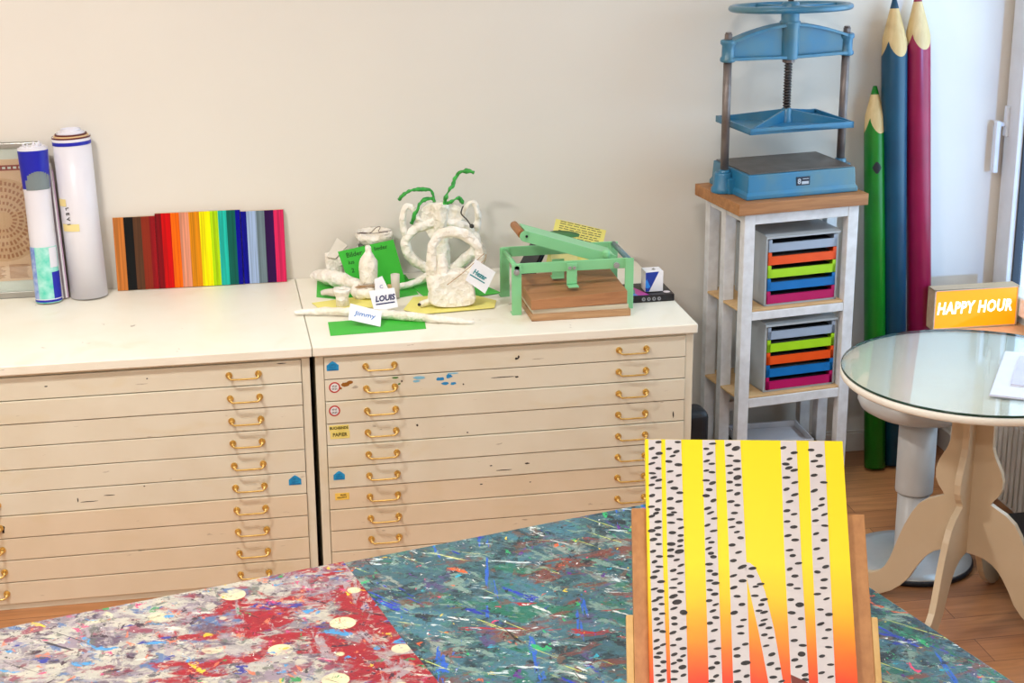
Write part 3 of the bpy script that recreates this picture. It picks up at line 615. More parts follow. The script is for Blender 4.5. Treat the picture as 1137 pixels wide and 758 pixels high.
# behind the press
g_ = 'thin dark booklets behind the green press'
for k, (c, x) in enumerate((((24,28,36), .70), ((36,60,90), .712), ((20,20,26), .726))):
    M = Matrix.Translation((x, -.30+.015*k, ZT+.005)) @ Matrix.Rotation(R(28), 4, 'Y') @ Matrix.Rotation(R(-4*k), 4, 'X')
    tag(MB(M).box((0, 0, 0.004), (.006, .16, .155-.006*k)).build('booklet', [pm('booklet_%s' % 'abc'[k], c, .5)], bevel=.001), ['thin black booklet leaning behind the green press, leftmost', 'thin blue booklet leaning behind the green press, the middle one', 'thin black booklet leaning behind the green press, nearest the lever'][k], 'booklet', g_)
def curl(name, x0, y0, wd, ht, rz, lean, m, label, cat, lines=True, z0=ZT, roll=0):
    M = Matrix.Translation((x0, y0, z0+.002)) @ Matrix.Rotation(R(rz), 4, 'Z') @ Matrix.Rotation(R(-lean), 4, 'X') @ Matrix.Rotation(R(roll), 4, 'Y')
    b = MB(M); n = 10
    f = lambda k: (.012*math.sin(k/n*math.pi), ht*k/n)
    for k in range(n):
        (ya, za), (yb, zb) = f(k), f(k+1); b.hexa([(0,ya,za),(wd,ya,za),(wd,ya+.0012,za),(0,ya+.0012,za)], [(0,yb,zb),(wd,yb,zb),(wd,yb+.0012,zb),(0,yb+.0012,zb)])
        if lines and k > 3:
            for q in (.25, .7):
                yy = ya+(yb-ya)*q-.0006; zz = za+(zb-za)*q; xa = wd*.1
                while xa < wd*.88:
                    wv = random.uniform(.008, .022); b.box((xa, yy, zz), (min(xa+wv, wd*.92), yy-.0004, zz+.002), mi=1); xa += wv+.004
    return tag(b.build(name, [m, INK]), label, cat)
curl('yellow_leaflet', .812, -.135, .17, .150, -8, 22, YELP, 'yellow printed leaflet leaning on the wall behind the green press', 'paper', roll=14, z0=ZT+.042)
curl('yellow_leaflet', .815, -.26, .09, .125, 6, 20, pm('pale_yellow_paper', (238,226,150), .6), 'pale yellow sheet under the press lever, beside the dark booklets', 'paper', False)
b = MB(Matrix.Translation((.86,-.19,.90)) @ Matrix.Rotation(R(6), 4, 'Y')); b.lathe([(0, -.001), (.03, 0), (.05, .003), (.052, .006), (0, .004)], 24, 0, 0, sq=.45, M=Matrix.Rotation(R(12), 4, 'X')); b.box((-.003, -.001, -.145), (.003, .001, 0))
tag(b.build('green_leaf_cutout', pm('dull_green', (70,130,70), .5)), 'green oval cut-out standing behind the press lever, against the yellow leaflet', 'cut-out')
# flat black case and white cube box
t = thing('art_case', 'flat black art case with coloured lid print, right of the green press', 'case', (1.08, -.44, ZT))
MB().box((1.003,-.503,ZT+.0005), (1.146,-.362,.775)).build('case', pm('black_case', (22,20,26), .4), t, bevel=.002)
b = MB()
b.prism([(1.006,-.50),(1.05,-.50),(1.03,-.40),(1.006,-.40)], .7752, .7756, axes='xy', mi=0); b.prism([(1.03,-.50),(1.066,-.50),(1.035,-.40),(1.012,-.40)], .7756, .776, axes='xy', mi=1)
b.prism([(1.01,-.47),(1.025,-.48),(1.035,-.44),(1.015,-.42)], .776, .7764, axes='xy', mi=2); b.prism([(1.012,-.41),(1.02,-.42),(1.03,-.40),(1.02,-.39)], .7762, .7766, axes='xy', mi=3)
b.lathe([(.011, .7752), (.011, .7758)], 16, 1.128, -.475, mi=3)
for k in range(4): b.lathe([(.006, 0), (.006, .0006)], 14, mi=4, M=Matrix.Translation((1.047+k*.0165,-.5035,.763)) @ Matrix.Rotation(R(90), 4, 'X')); b.box((1.046+k*.0165,-.5046,.761),(1.049+k*.0165,-.5038,.766), mi=5)
b.build('case_print', [pm('print_blue', (90,140,220), .4), pm('print_magenta', (196,60,160), .4), pm('print_teal', (60,150,140), .4), pm('print_white', (240,225,225), .4), pm('print_grey', (140,140,144), .4), INK], t)
t = thing('white_box', 'white cube box with blue triangle print standing on the black art case', 'box', (1.09, -.45, .7765))
b = MB().box((1.060,-.472,.7768), (1.117,-.418,.842)); b.build('carton', pm('white_carton', (242,240,244), .4), t, bevel=.0008)
b = MB(); b.prism([(1.0605,.839),(1.103,.841),(1.072,.778),(1.0605,.778)], -.4727, -.472, mi=0); b.prism([(1.0605,.812),(1.064,.818),(1.076,.793),(1.069,.789),(1.0605,.79)], -.4732, -.4726, mi=1)
b.prism([(1.085,-.448),(1.095,-.455),(1.09,-.44)], .8421, .8425, axes='xy', mi=2); b.prism([(1.09,-.44),(1.099,-.446),(1.096,-.432)], .8421, .8425, axes='xy', mi=2)
b.build('print', [pm('royal_blue', (18,56,160), .4), pm('azure', (40,140,230), .4), pm('mid_grey', (120,120,110), .5)], t)
DABS = [(0.0231,0.4945,1.0),(0.011,0.4827,1.0),(0.0238,0.4736,1.0),(0.016,0.4655,1.0),(0.0104,0.455,1.0),(0.022,0.446,1.0),(0.0112,0.437,1.0),(0.0134,0.4292,1.0),(0.0221,0.4244,1.0),(0.0096,0.4158,1.0),(0.0209,0.4101,1.0),(0.0098,0.3964,1.0),(0.0207,0.3869,1.0),(0.0082,0.3762,1.0),(0.0189,0.3712,1.0),(0.0161,0.3646,1.0),(0.0084,0.3591,1.0),(0.0193,0.3494,1.0),(0.0187,0.3384,1.0),(0.0079,0.3332,1.0),(0.0187,0.3262,1.0),(0.0105,0.3175,1.0),(0.0195,0.3093,1.0),(0.0094,0.2965,1.0),(0.0573,0.4949,1.0),(0.0416,0.4824,1.0),(0.0545,0.4773,1.0),(0.0478,0.4692,1.0),(0.0408,0.459,1.0),(0.0574,0.4531,1.0),(0.0424,0.4407,1.0),(0.0574,0.4336,1.0),(0.0425,0.4216,1.0),(0.0492,0.4101,1.5),(0.0586,0.402,1.0),(0.0417,0.391,1.0),(0.0565,0.3863,1.0),(0.0419,0.3736,1.0),(0.0475,0.3664,1.0),(0.041,0.3619,1.0),(0.0571,0.354,1.0),(0.0421,0.3478,1.0),(0.059,0.3388,1.0),(0.0437,0.33,1.0),(0.058,0.3251,1.0),(0.0412,0.3098,1.5),(0.0572,0.3159,1.0),(0.0564,0.3064,1.0),(0.04,0.2992,1.0),(0.055,0.2967,1.5),(0.1192,0.4927,1.0),(0.1076,0.4831,1.0),(0.1138,0.4745,1.0),(0.1075,0.4606,1.0),(0.1165,0.4555,1.0),(0.1064,0.4429,1.0),(0.1162,0.44,1.0),(0.1055,0.4249,1.0),(0.1164,0.4202,1.0),(0.1102,0.408,1.0),(0.1046,0.3971,1.0),(0.1171,0.3885,1.0),(0.1065,0.3742,1.0),(0.1112,0.3662,1.0),(0.1175,0.3561,1.0),(0.1052,0.344,1.0),(0.1156,0.334,1.0),(0.1056,0.3205,1.0),(0.1111,0.3135,1.0),(0.1059,0.3025,1.0),(0.1096,0.294,1.0),(0.1471,0.4906,1.0),(0.1601,0.4842,1.5),(0.1496,0.4706,1.0),(0.1607,0.4612,1.0),(0.1469,0.4522,1.0),(0.1604,0.4462,1.0),(0.1484,0.4391,1.0),(0.1607,0.4307,1.5),(0.1469,0.4223,1.0),(0.1611,0.4173,1.0),(0.1464,0.4066,1.0),(0.1593,0.4012,1.0),(0.1477,0.387,1.0),(0.1585,0.3804,1.0),(0.153,0.3663,1.0),(0.1471,0.3549,1.0),(0.1605,0.3493,1.0),(0.148,0.3411,1.0),(0.1561,0.3323,1.0),(0.162,0.322,1.0),(0.1468,0.3091,1.0),(0.1575,0.2962,1.0),(0.0201,0.2875,1.0),(0.0116,0.2781,1.0),(0.0197,0.2695,1.0),(0.0139,0.2611,1.0),(0.0096,0.2509,1.0),(0.022,0.2433,1.0),(0.0103,0.2304,1.0),(0.021,0.2267,1.0),(0.019,0.2154,1.0),(0.0114,0.2106,1.0),(0.0223,0.2043,1.0),(0.011,0.195,1.0),(0.0228,0.1878,1.0),(0.0133,0.1786,1.0),(0.0183,0.1708,1.0),(0.0126,0.1594,1.0),(0.0229,0.1571,1.0),(0.0122,0.1416,1.0),(0.023,0.1345,1.0),(0.0122,0.1289,1.0),(0.0169,0.1203,1.0),(0.0127,0.1133,1.0),(0.0229,0.1054,1.0),(0.0133,0.0987,1.0),(0.0228,0.0899,1.0),(0.0143,0.0829,1.0),(0.0193,0.0741,1.0),(0.0398,0.2883,1.0),(0.0499,0.2818,1.0),(0.057,0.2723,1.0),(0.0436,0.2632,1.0),(0.0555,0.2585,1.0),(0.0449,0.2477,1.0),(0.0547,0.2409,1.0),(0.0425,0.2328,1.0),(0.0555,0.2258,1.0),(0.0427,0.218,1.5),(0.0486,0.208,1.5),(0.0431,0.1971,1.0),(0.0594,0.1902,1.5),(0.0429,0.1804,1.0),(0.0435,0.1702,1.0),(0.0584,0.1636,1.0),(0.0403,0.1553,1.0),(0.0501,0.1443,1.0),(0.0403,0.1338,1.0),(0.0569,0.1285,1.0),(0.0416,0.1182,1.0),(0.0565,0.1158,1.0),(0.0506,0.1082,1.0),(0.0404,0.1032,1.0),(0.0549,0.0968,1.5),(0.0415,0.0895,1.0),(0.0562,0.0833,1.0),(0.04,0.0763,1.0),(0.1136,0.2878,1.0),(0.1058,0.2748,1.0),(0.1069,0.2629,1.0),(0.1152,0.2573,1.0),(0.106,0.2459,1.0),(0.1158,0.2415,1.0),(0.1055,0.2296,1.0),(0.1137,0.2225,1.0),(0.1037,0.2109,1.0),(0.1148,0.2043,1.0),(0.1095,0.1933,1.0),(0.1141,0.1819,1.0),(0.1039,0.1722,1.0),(0.111,0.16,1.0),(0.1066,0.1414,1.0),(0.1152,0.129,1.0),(0.1069,0.1154,1.0),(0.1137,0.1045,1.0),(0.1043,0.0961,1.0),(0.1113,0.0824,1.0),(0.1035,0.0741,1.0),(0.148,0.2815,1.0),(0.1629,0.2706,1.5),(0.147,0.2549,1.0),(0.1625,0.2461,1.0),(0.1468,0.2341,1.0),(0.1521,0.2191,1.0),(0.1597,0.205,1.0),(0.1458,0.1905,1.5),(0.1613,0.1783,1.0),(0.155,0.1669,1.0),(0.156,0.1552,1.0),(0.1628,0.1367,1.0),(0.148,0.129,1.0),(0.1481,0.1166,1.0),(0.1621,0.105,1.5),(0.1469,0.0908,1.0),(0.1629,0.0829,1.0),(0.1476,0.0728,1.0),(0.1804,0.2681,1.0),(0.1763,0.2543,1.0),(0.1933,0.2408,1.0),(0.1846,0.2363,1.0),(0.1828,0.2203,1.0),(0.1979,0.2136,1.0),(0.1929,0.205,1.0),(0.1884,0.1944,1.0),(0.197,0.1918,1.0),(0.1967,0.1786,1.0),(0.1931,0.1704,1.0),(0.2042,0.165,1.0),(0.1958,0.153,1.0),(0.2069,0.1481,1.0),(0.1982,0.1344,1.0),(0.2071,0.1198,1.0),(0.204,0.1036,1.0),(0.2163,0.0957,1.0),(0.2076,0.0813,1.0),(0.2216,0.0746,1.0),(0.2511,0.2913,1.0),(0.2604,0.2779,1.0),(0.2446,0.2675,1.0),(0.2531,0.2554,1.0),(0.2441,0.2401,1.0),(0.2561,0.2337,1.0),(0.244,0.2141,1.0),(0.2587,0.2054,1.5),(0.2443,0.1914,1.0),(0.2595,0.1813,1.0),(0.2469,0.1666,1.0),(0.2463,0.1439,1.0),(0.2603,0.1356,1.0),(0.2576,0.1208,1.5),(0.2455,0.1109,1.0),(0.2519,0.0998,1.0),(0.2618,0.0858,1.0),(0.2619,0.0778,1.0),(0.2988,0.2869,1.0),(0.3071,0.2723,1.0),(0.2922,0.2629,1.0),(0.3032,0.2493,1.0),(0.3015,0.235,1.0),(0.2901,0.2243,1.0),(0.3054,0.2161,1.0),(0.2938,0.1975,1.0),(0.3079,0.1891,1.0),(0.293,0.1726,1.0),(0.3055,0.1628,1.0),(0.2986,0.1484,1.0),(0.3041,0.1331,1.0),(0.292,0.1177,1.0),(0.3058,0.1034,1.0),(0.2898,0.0895,1.0),(0.3046,0.0828,1.0),(0.2442,0.4863,1.0),(0.2629,0.4773,1.0),(0.2541,0.4658,1.0),(0.2471,0.4563,1.0),(0.2521,0.4493,1.0),(0.2613,0.4451,1.0),(0.2471,0.4316,1.0),(0.2613,0.4226,1.0),(0.2461,0.4103,1.0),(0.2602,0.4005,1.0),(0.2505,0.388,1.0),(0.245,0.3714,1.0),(0.2572,0.3653,1.0),(0.2444,0.352,1.0),(0.2555,0.3423,1.0),(0.2446,0.3267,1.0),(0.2567,0.3191,1.0),(0.2462,0.301,1.0),(0.2932,0.4828,1.0),(0.3068,0.4725,1.0),(0.2977,0.4623,1.0),(0.3069,0.4529,1.0),(0.296,0.4363,1.0),(0.3123,0.4234,1.0),(0.2947,0.4081,1.0),(0.3076,0.3934,1.0),(0.3058,0.382,1.0),(0.2944,0.3746,1.0),(0.3101,0.3652,1.0),(0.2938,0.354,1.0),(0.3096,0.3452,1.0),(0.2937,0.3307,1.0),(0.307,0.3193,1.0),(0.2934,0.3038,1.0)]
TR = {'T1':[(0.0055,0.4955),(0.0278,0.4958),(0.026,0.2917),(0.0288,0.0715),(0.0066,0.0713),(0.004,0.2915)],'T2':[(0.0355,0.4958),(0.0634,0.4961),(0.0637,0.2921),(0.0637,0.0718),(0.0348,0.0715),(0.0341,0.2918)],'T3':[(0.1013,0.4965),(0.1237,0.4968),(0.1214,0.2927),(0.1214,0.0724),(0.0983,0.0721),(0.0996,0.2925)],'T4':[(0.1403,0.4969),(0.1684,0.4972),(0.1702,0.2932),(0.1685,0.0728),(0.1396,0.0725),(0.1408,0.2929)],'T5':[(0.1708,0.2789),(0.1769,0.2773),(0.1844,0.2711),(0.1929,0.2506),(0.2003,0.2278),(0.2135,0.1603),(0.2247,0.0733),(0.2019,0.0731),(0.1872,0.1539),(0.171,0.2456),(0.1673,0.2693)],'T6':[(0.24,0.4963),(0.2679,0.4966),(0.2658,0.2941),(0.268,0.0737),(0.2379,0.0734),(0.2369,0.2938)],'T7':[(0.2898,0.4968),(0.3177,0.4971),(0.3149,0.2946),(0.3113,0.0741),(0.2825,0.0739),(0.2853,0.2943)]}
# ================================================================== SLATTED STAND WITH BOOK PRESS
MS = TM((1.3714, -.4242, 0), R(8.5))
MSW = pm('chipped_white_paint', (226,226,228), .5, var=((206,204,204), 30, .8), bump=(40, .15, .002))
t = thing('slatted_stand', 'tall white wooden stand with thick oak top carrying the blue book press', 'stand', (1.3714, -.4242, 0), R(8.5))
def part(name, m, fn, par=None, bevel=.002, **k):
    b = MB(MS); fn(b); return b.build(name, m, par or t, bevel=bevel, **k)
part('table_top', wood('oak_top', (186,130,78), (146,94,50), 0, 9), lambda b: b.box((0, 0, .992), (.4624, .3288, 1.03)))
D_ = .325
for (x0_, x1_) in ((.031, .069), (.402, .440)):
    for (y0_, y1_) in ((.018, .05), (.155, .187), (.275, .307)):
        if y0_ == .155 and x0_ > .3: pass
        part('leg', MSW, lambda b: b.box((x0_, y0_, 0), (x1_, y1_, .9915)))
for z0_, z1_ in ((.955, .9915), (.636, .664), (.337, .368)):
    for y0_ in (.019, .276): part('rail', MSW, lambda b: b.box((.069, y0_, z0_), (.402, y0_+.03, z1_)))
for z0_, z1_ in ((.962, .9915),):
    for x0_ in (.033, .404):
        part('rail', MSW, lambda b: b.box((x0_, .05, z0_), (x0_+.034, .155, z1_))); part('rail', MSW, lambda b: b.box((x0_, .187, z0_), (x0_+.034, .275, z1_)))
part('rail', MSW, lambda b: b.box((.069, .16, .28), (.402, .185, .31)))
PLY = wood('plywood_shelf', (222,184,134), (200,160,110), 0, 7)
for z in (.664, .368): part('shelf', PLY, lambda b: b.prism([(.0695,.022),(.4015,.022),(.4015,.31),(.0695,.31)], z+.0005, z+.0085, axes='xy').prism([(.0305,.0505),(.0695,.0505),(.0695,.1545),(.0305,.1545)], z+.0005, z+.0085, axes='xy').prism([(.0305,.1875),(.0695,.1875),(.0695,.2745),(.0305,.2745)], z+.0005, z+.0085, axes='xy'))
# drawer units
GRY = pm('grey_plastic', (176,182,186), .4); DK = pm('drawer_inside', (40,38,44), .6)
PC = dict(grey=pm('drawer_grey', (158,172,192), .35), orange=pm('drawer_orange', (238,84,20), .35), lime=pm('drawer_lime', (168,218,30), .35), blue=pm('drawer_blue', (14,112,184), .35), pink=pm('drawer_magenta', (186,20,96), .35))
def unit(x0, y0, z0, order, label):
    W_, H_, D_ = .262, .234, .215
    o = MS @ Vector((x0+W_/2, y0+D_/2, z0))
    t = thing('drawer_unit', label, 'drawer unit', tuple(o), R(8.5), 'desktop drawer units in the stand')
    b = MB(MS)
    b.box((x0, y0, z0), (x0+.007, y0+D_, z0+H_)); b.box((x0+W_-.007, y0, z0), (x0+W_, y0+D_, z0+H_)); b.box((x0, y0+D_-.006, z0), (x0+W_, y0+D_, z0+H_)); b.box((x0, y0, z0), (x0+W_, y0+D_, z0+.006))
    b.prism([(y0-.008, z0+H_-.008), (y0-.008, z0+H_-.002), (y0+.01, z0+H_+.003), (y0+D_, z0+H_+.003), (y0+D_, z0+H_-.008)], x0-.002, x0+W_+.002, axes='yz')
    b.build('shell', GRY, t, bevel=.002)
    ph = (H_-.018)/5
    for i, c in enumerate(order):
        zb = z0+.008+ph*(4-i); zt = zb+ph-.002; xa, xb = x0+.0085, x0+W_-.0085
        b = MB(MS)
        b.box((xa, y0-.004, zb), (xb, y0+.002, zb+ph*.64)); b.box((xa, y0-.004, zb), (xa+.011, y0+.002, zt)); b.box((xb-.011, y0-.004, zb), (xb, y0+.002, zt))
        b.box((xa, y0, zb), (xb, y0+D_-.02, zb+.003)); b.box((xa, y0, zb), (xa+.002, y0+D_-.02, zt-.006)); b.box((xb-.002, y0, zb), (xb, y0+D_-.02, zt-.006)); b.box((xa, y0+D_-.022, zb), (xb, y0+D_-.02, zt-.006))
        b.build('drawer', PC[c], t, bevel=.0012)
        b = MB(MS); b.box((xa+.004, y0+.03, zb+.0032), (xb-.004, y0+D_-.03, zb+ph*.5)); b.build('contents', DK if (i+x0*10) % 2 > 1.0 else pm('drawer_paper_dark', (88,86,84), .7), t)
unit(.122, .040, .6735, ['grey','orange','lime','blue','pink'], 'grey drawer unit on the upper shelf, its second drawer orange')
unit(.131, .040, .3775, ['grey','lime','orange','blue','pink'], 'grey drawer unit on the lower shelf, its second drawer lime')
# things on the floor below
o = MS @ Vector((.22, .2, 0))
t = thing('storage_tray', 'black tray with a white box lid and paper, on the floor under the stand', 'tray', tuple(o), R(8.5))
b = MB(MS); b.box((.078,.055,0), (.372,.272,.160)); b.build('tray', pm('black_plastic', (26,26,30), .5), t, bevel=.004)
b = MB(MS); 
b.M = MS @ Matrix.Translation((.222,.155,.161)) @ Matrix.Rotation(R(-9), 4, 'Z'); b.box((-.125,-.095,0), (.125,.095,.005)); b.box((-.125,-.095,.005), (.125,-.091,.026)); b.box((-.125,.091,.005), (.125,.095,.026)); b.box((-.125,-.091,.005), (-.121,.091,.026)); b.box((.121,-.091,.005), (.125,.091,.026))
b.build('box_lid', pm('lid_white', (206,208,216), .5), t, bevel=.001)
b = MB(MS); b.M = MS @ Matrix.Translation((.222,.155,.161)) @ Matrix.Rotation(R(-9), 4, 'Z'); b.box((-.10,-.08,.0055), (.10,.08,.009)); b.build('paper', pm('lid_paper', (216,218,228), .6), t)
tag(MB(TM((1.155,-.50,0), R(3))).box((0,0,0), (.125,.10,.375)).build('portfolio_case', pm('black_nylon', (24,26,32), .5), bevel=.03, seg=5), 'black rounded case standing on the floor between the right cabinet and the stand', 'case')
# book press
TEAL = NT('hammered_blue_enamel'); f = TEAL.ramp(TEAL.noise(7, 4), [(.4, 0.), (.7, 1.)]); TEAL.p(color=TEAL.mix(f, (40,116,158), (82,122,132)), rough=.28, spec=.6); TEAL.bump(TEAL.noise(90, 3), .06, .001); TEAL = TEAL.m
STEEL = pm('dark_steel', (128,118,114), .4, .35, ((92,80,76), 20, .7)); PLATE = pm('worn_press_plate', (120,112,106), .45, .5, ((92,82,76), 12, .8)); SCR = pm('black_screw_steel', (84,78,76), .3, .6)
t = thing('book_press', 'blue cast iron screw press with hand wheel standing on the oak-topped stand', 'press', tuple(MS @ Vector((.24,.18,1.03))), R(8.5))
CXp, CYp = .249, .182
def P(name, m, fn, bevel=0, par=None, **k):
    b = MB(MS); fn(b); return b.build(name, m, par or t, bevel=bevel, **k)
zb = 1.0305
def base(b):
    X0_, X1_, Y0_, Y1_ = .052, .435, .045, .305
    def loop(e, z): return [(X0_-e,Y0_-e,z),(X1_+e,Y0_-e,z),(X1_+e,Y1_+e,z),(X0_-e,Y1_+e,z)]
    for (e0, za), (e1, zc) in (((.008,zb),(.008,zb+.014)), ((.008,zb+.014),(.002,zb+.024)), ((.002,zb+.024),(-.001,zb+.079))): b.hexa(loop(e0,za), loop(e1,zc))
    for x in (.030, .462):
        b.lathe([(.038, zb),(.038,zb+.014),(.031,zb+.024),(.029,zb+.060),(.027,zb+.066)], 24, x, CYp)
        xa, xc = (x, X0_+.01) if x < .2 else (X1_-.01, x)
        b.box((xa, CYp-.045, zb), (xc, CYp+.045, zb+.05))
P('base', TEAL, base, bevel=.003)
P('press_plate', PLATE, lambda b: b.box((.060,.052,zb+.0795), (.428,.298,zb+.083)), bevel=.001)
RX = (.034, .456)
for x in RX: P('rod', STEEL, lambda b: b.cyl((x, CYp, zb+.06), (x, CYp, 1.47), .0135, 20))
for x in RX: P('rod_nut', STEEL, lambda b: b.cyl((x, CYp, 1.520), (x, CYp, 1.538), .0135, 6).cyl((x, CYp, 1.538), (x, CYp, 1.543), .010, 14), bevel=.001)
P('rod_boss', TEAL, lambda b: b.lathe([(.019, zb+.06),(.019, zb+.078),(.015,zb+.082)], 20, RX[1], CYp).lathe([(.019, zb+.06),(.019, zb+.07),(.015,zb+.074)], 20, RX[0], CYp))
def cross(b):
    def arch(x, h): u = (x-CXp)/.215; return 1.512+h*(1-abs(u)**1.7)
    n = 16; xs = [.036+(.455-.036)*k/n for k in range(n+1)]
    zlow = lambda x: 1.455+.004*abs((x-CXp)/.2)
    poly = [(x, zlow(x)) for x in xs]+[(x, arch(x, .048)) for x in reversed(xs)]
    b.prism(poly, CYp-.008, CYp+.008)                                   # web
    for k in range(n):                                                   # flanges
        xa, xc = xs[k], xs[k+1]
        b.hexa([(xa,CYp-.024,arch(xa,.048)-.006),(xc,CYp-.024,arch(xc,.048)-.006),(xc,CYp+.024,arch(xc,.048)-.006),(xa,CYp+.024,arch(xa,.048)-.006)], [(xa,CYp-.022,arch(xa,.048)+.004),(xc,CYp-.022,arch(xc,.048)+.004),(xc,CYp+.022,arch(xc,.048)+.004),(xa,CYp+.022,arch(xa,.048)+.004)])
        b.hexa([(xa,CYp-.024,zlow(xa)-.004),(xc,CYp-.024,zlow(xc)-.004),(xc,CYp+.024,zlow(xc)-.004),(xa,CYp+.024,zlow(xa)-.004)], [(xa,CYp-.024,zlow(xa)+.006),(xc,CYp-.024,zlow(xc)+.006),(xc,CYp+.024,zlow(xc)+.006),(xa,CYp+.024,zlow(xa)+.006)])
    for x in RX: b.lathe([(.022,1.450),(.025,1.454),(.025,1.462),(.020,1.468),(.020,1.502),(.025,1.508),(.025,1.517),(.021,1.521)], 24, x, CYp)
    b.lathe([(.030,1.449),(.030,1.462),(.031,1.466),(.031,1.55),(.034,1.560),(.034,1.567),(.029,1.571),(.029,1.604)], 28, CXp, CYp)
P('crosshead', TEAL, cross, bevel=.0015)
P('collar', STEEL, lambda b: b.cyl((CXp,CYp,1.438), (CXp,CYp,1.4495), .021, 8), bevel=.001)
def screw(b):
    b.cyl((CXp,CYp,1.285), (CXp,CYp,1.66), .0095, 16)
    pts = []; 
    for k in range(0, 16*17): a = k*2*math.pi/16; z = 1.285+k*.0092/16; pts.append((CXp+.0108*math.cos(a), CYp+.0108*math.sin(a), z)) 
    b.tube(pts, .0030, 6, steps=1)
P('screw', SCR, screw)
def wheel(b):
    b.M = b.M @ Matrix.Translation((CXp, CYp, 1.612)) @ Matrix.Rotation(R(-4.2), 4, 'X') @ Matrix.Translation((-CXp, -CYp, -1.619))
    n, m = 56, 14
    vs = []; fs = []
    for i in range(n):
        a = 2*math.pi*i/n
        for j in range(m):
            q = 2*math.pi*j/m; r = .184+.0135*math.cos(q); vs.append((CXp+r*math.cos(a), CYp+r*math.sin(a), 1.619+.0105*math.sin(q)))
    for i in range(n):
        for j in range(m): fs.append((i*m+j, ((i+1)%n)*m+j, ((i+1)%n)*m+(j+1)%m, i*m+(j+1)%m))
    b.add(vs, fs, smooth=True)
    for k in range(4):
        a = R(90*k+8); b.bar((CXp+.018*math.cos(a), CYp+.018*math.sin(a), 1.62), (CXp+.176*math.cos(a), CYp+.176*math.sin(a), 1.62), .022, .010)
    b.lathe([(.026,1.604),(.028,1.612),(.028,1.632),(.020,1.638)], 24, CXp, CYp)
P('hand_wheel', TEAL, wheel)
def platen(b):
    X0_, X1_, Y0_, Y1_ = .057, .424, .052, .305; z0_ = 1.237
    b.box((X0_,Y0_,z0_), (X1_,Y1_,z0_+.010))
    for a, c in (((X0_,Y0_),(X1_,Y0_+.006)), ((X0_,Y1_-.006),(X1_,Y1_)), ((X0_,Y0_),(X0_+.006,Y1_)), ((X1_-.006,Y0_),(X1_,Y1_))): b.box((*a,z0_), (*c,z0_+.020))
    b.lathe([(.024,z0_+.009),(.020,z0_+.02),(.017,z0_+.050),(.012,z0_+.055)], 24, CXp, CYp)
    for cx_, cy_ in ((X0_+.006,Y0_+.006),(X1_-.006,Y0_+.006),(X1_-.006,Y1_-.006),(X0_+.006,Y1_-.006)):
        d = Vector((cx_-CXp, cy_-CYp, 0)); nrm = Vector((-d.y, d.x, 0)).normalized()*.004
        A = Vector((CXp, CYp, 0)); B_ = Vector((cx_, cy_, 0))
        b.hexa([A-nrm+Vector((0,0,z0_+.009)), B_-nrm+Vector((0,0,z0_+.009)), B_+nrm+Vector((0,0,z0_+.009)), A+nrm+Vector((0,0,z0_+.009))],
               [A-nrm+Vector((0,0,z0_+.052)), B_-nrm+Vector((0,0,z0_+.018)), B_+nrm+Vector((0,0,z0_+.018)), A+nrm+Vector((0,0,z0_+.052))])
P('platen', TEAL, platen, bevel=.0015)
def plate(b):
    M0 = b.M; b.box((.222,.0425,zb+.034), (.270,.0445,zb+.062), mi=0)
    F_ = lambda x, z: M0 @ face(x, z, .0423)
    b.M = Matrix(); b.text('8', .024, F_(.232, zb+.047), 1, bold=.0004); b.M = M0
    b.box((.241,.0421,zb+.038), (.266,.0427,zb+.047), mi=1); b.box((.244,.0421,zb+.054), (.266,.0427,zb+.056), mi=1)
P('maker_plate', [pm('black_plate', (18,20,44), .3), pm('silver_print', (190,196,206), .3)], plate)
# ================================================================== GIANT PENCILS
PWOOD = wood('raw_pencil_wood', (224,196,142), (206,174,118), 2, 8)
def pencil(base, tip, r, cone, lead, paint, label, mark=False):
    mm, L = frame_to(base, tip); n = 60; vs = []; fs = []; mi = []
    z0_ = L-cone; lz = L-lead
    def rad(z): return r if z <= z0_ else .0055+(r-.0055)*(L-z)/cone
    bz = [z0_+.012-.058*abs(math.sin(3*math.pi*k/n+.5))**.65 for k in range(n)]
    rings = [[0]*n, bz, [z0_+.014]*n, [lz]*n, [L-.004]*n]
    for i, rg in enumerate(rings):
        for k in range(n):
            a = 2*math.pi*k/n; rr = rad(rg[k])
            if i in (0,): rr = r
            vs.append((rr*math.cos(a), rr*math.sin(a), rg[k]))
    b = MB(mm)
    for i, mt in enumerate((0, 1, 1, 2)):
        b.add(vs[i*n:(i+2)*n], [(k, (k+1)%n, n+(k+1)%n, n+k) for k in range(n)], smooth=True, mi=mt)
    b.add(vs[:n], [tuple(range(n-1,-1,-1))], mi=0); b.add(vs[-n:], [tuple(range(n))], mi=2)
    t = thing('giant_pencil', label, 'pencil', (base[0], base[1], 0), 0, 'giant pencils leaning in the corner')
    bm2 = b.build('shaft', [paint, PWOOD, paint], t)
    if mark:
        b = MB(mm); 
        for k in range(12):
            a0, a1 = R(235+k*4), R(239+k*4); hh = .02*math.sin((k+.5)/12*math.pi)
            b.hexa([(r*math.cos(a0),r*math.sin(a0),z0_-.16-hh),(r*math.cos(a1),r*math.sin(a1),z0_-.16-hh),((r+.0008)*math.cos(a1),(r+.0008)*math.sin(a1),z0_-.16-hh),((r+.0008)*math.cos(a0),(r+.0008)*math.sin(a0),z0_-.16-hh)],
                   [(r*math.cos(a0),r*math.sin(a0),z0_-.16+hh),(r*math.cos(a1),r*math.sin(a1),z0_-.16+hh),((r+.0008)*math.cos(a1),(r+.0008)*math.sin(a1),z0_-.16+hh),((r+.0008)*math.cos(a0),(r+.0008)*math.sin(a0),z0_-.16+hh)])
        b.build('emblem', INK, t)
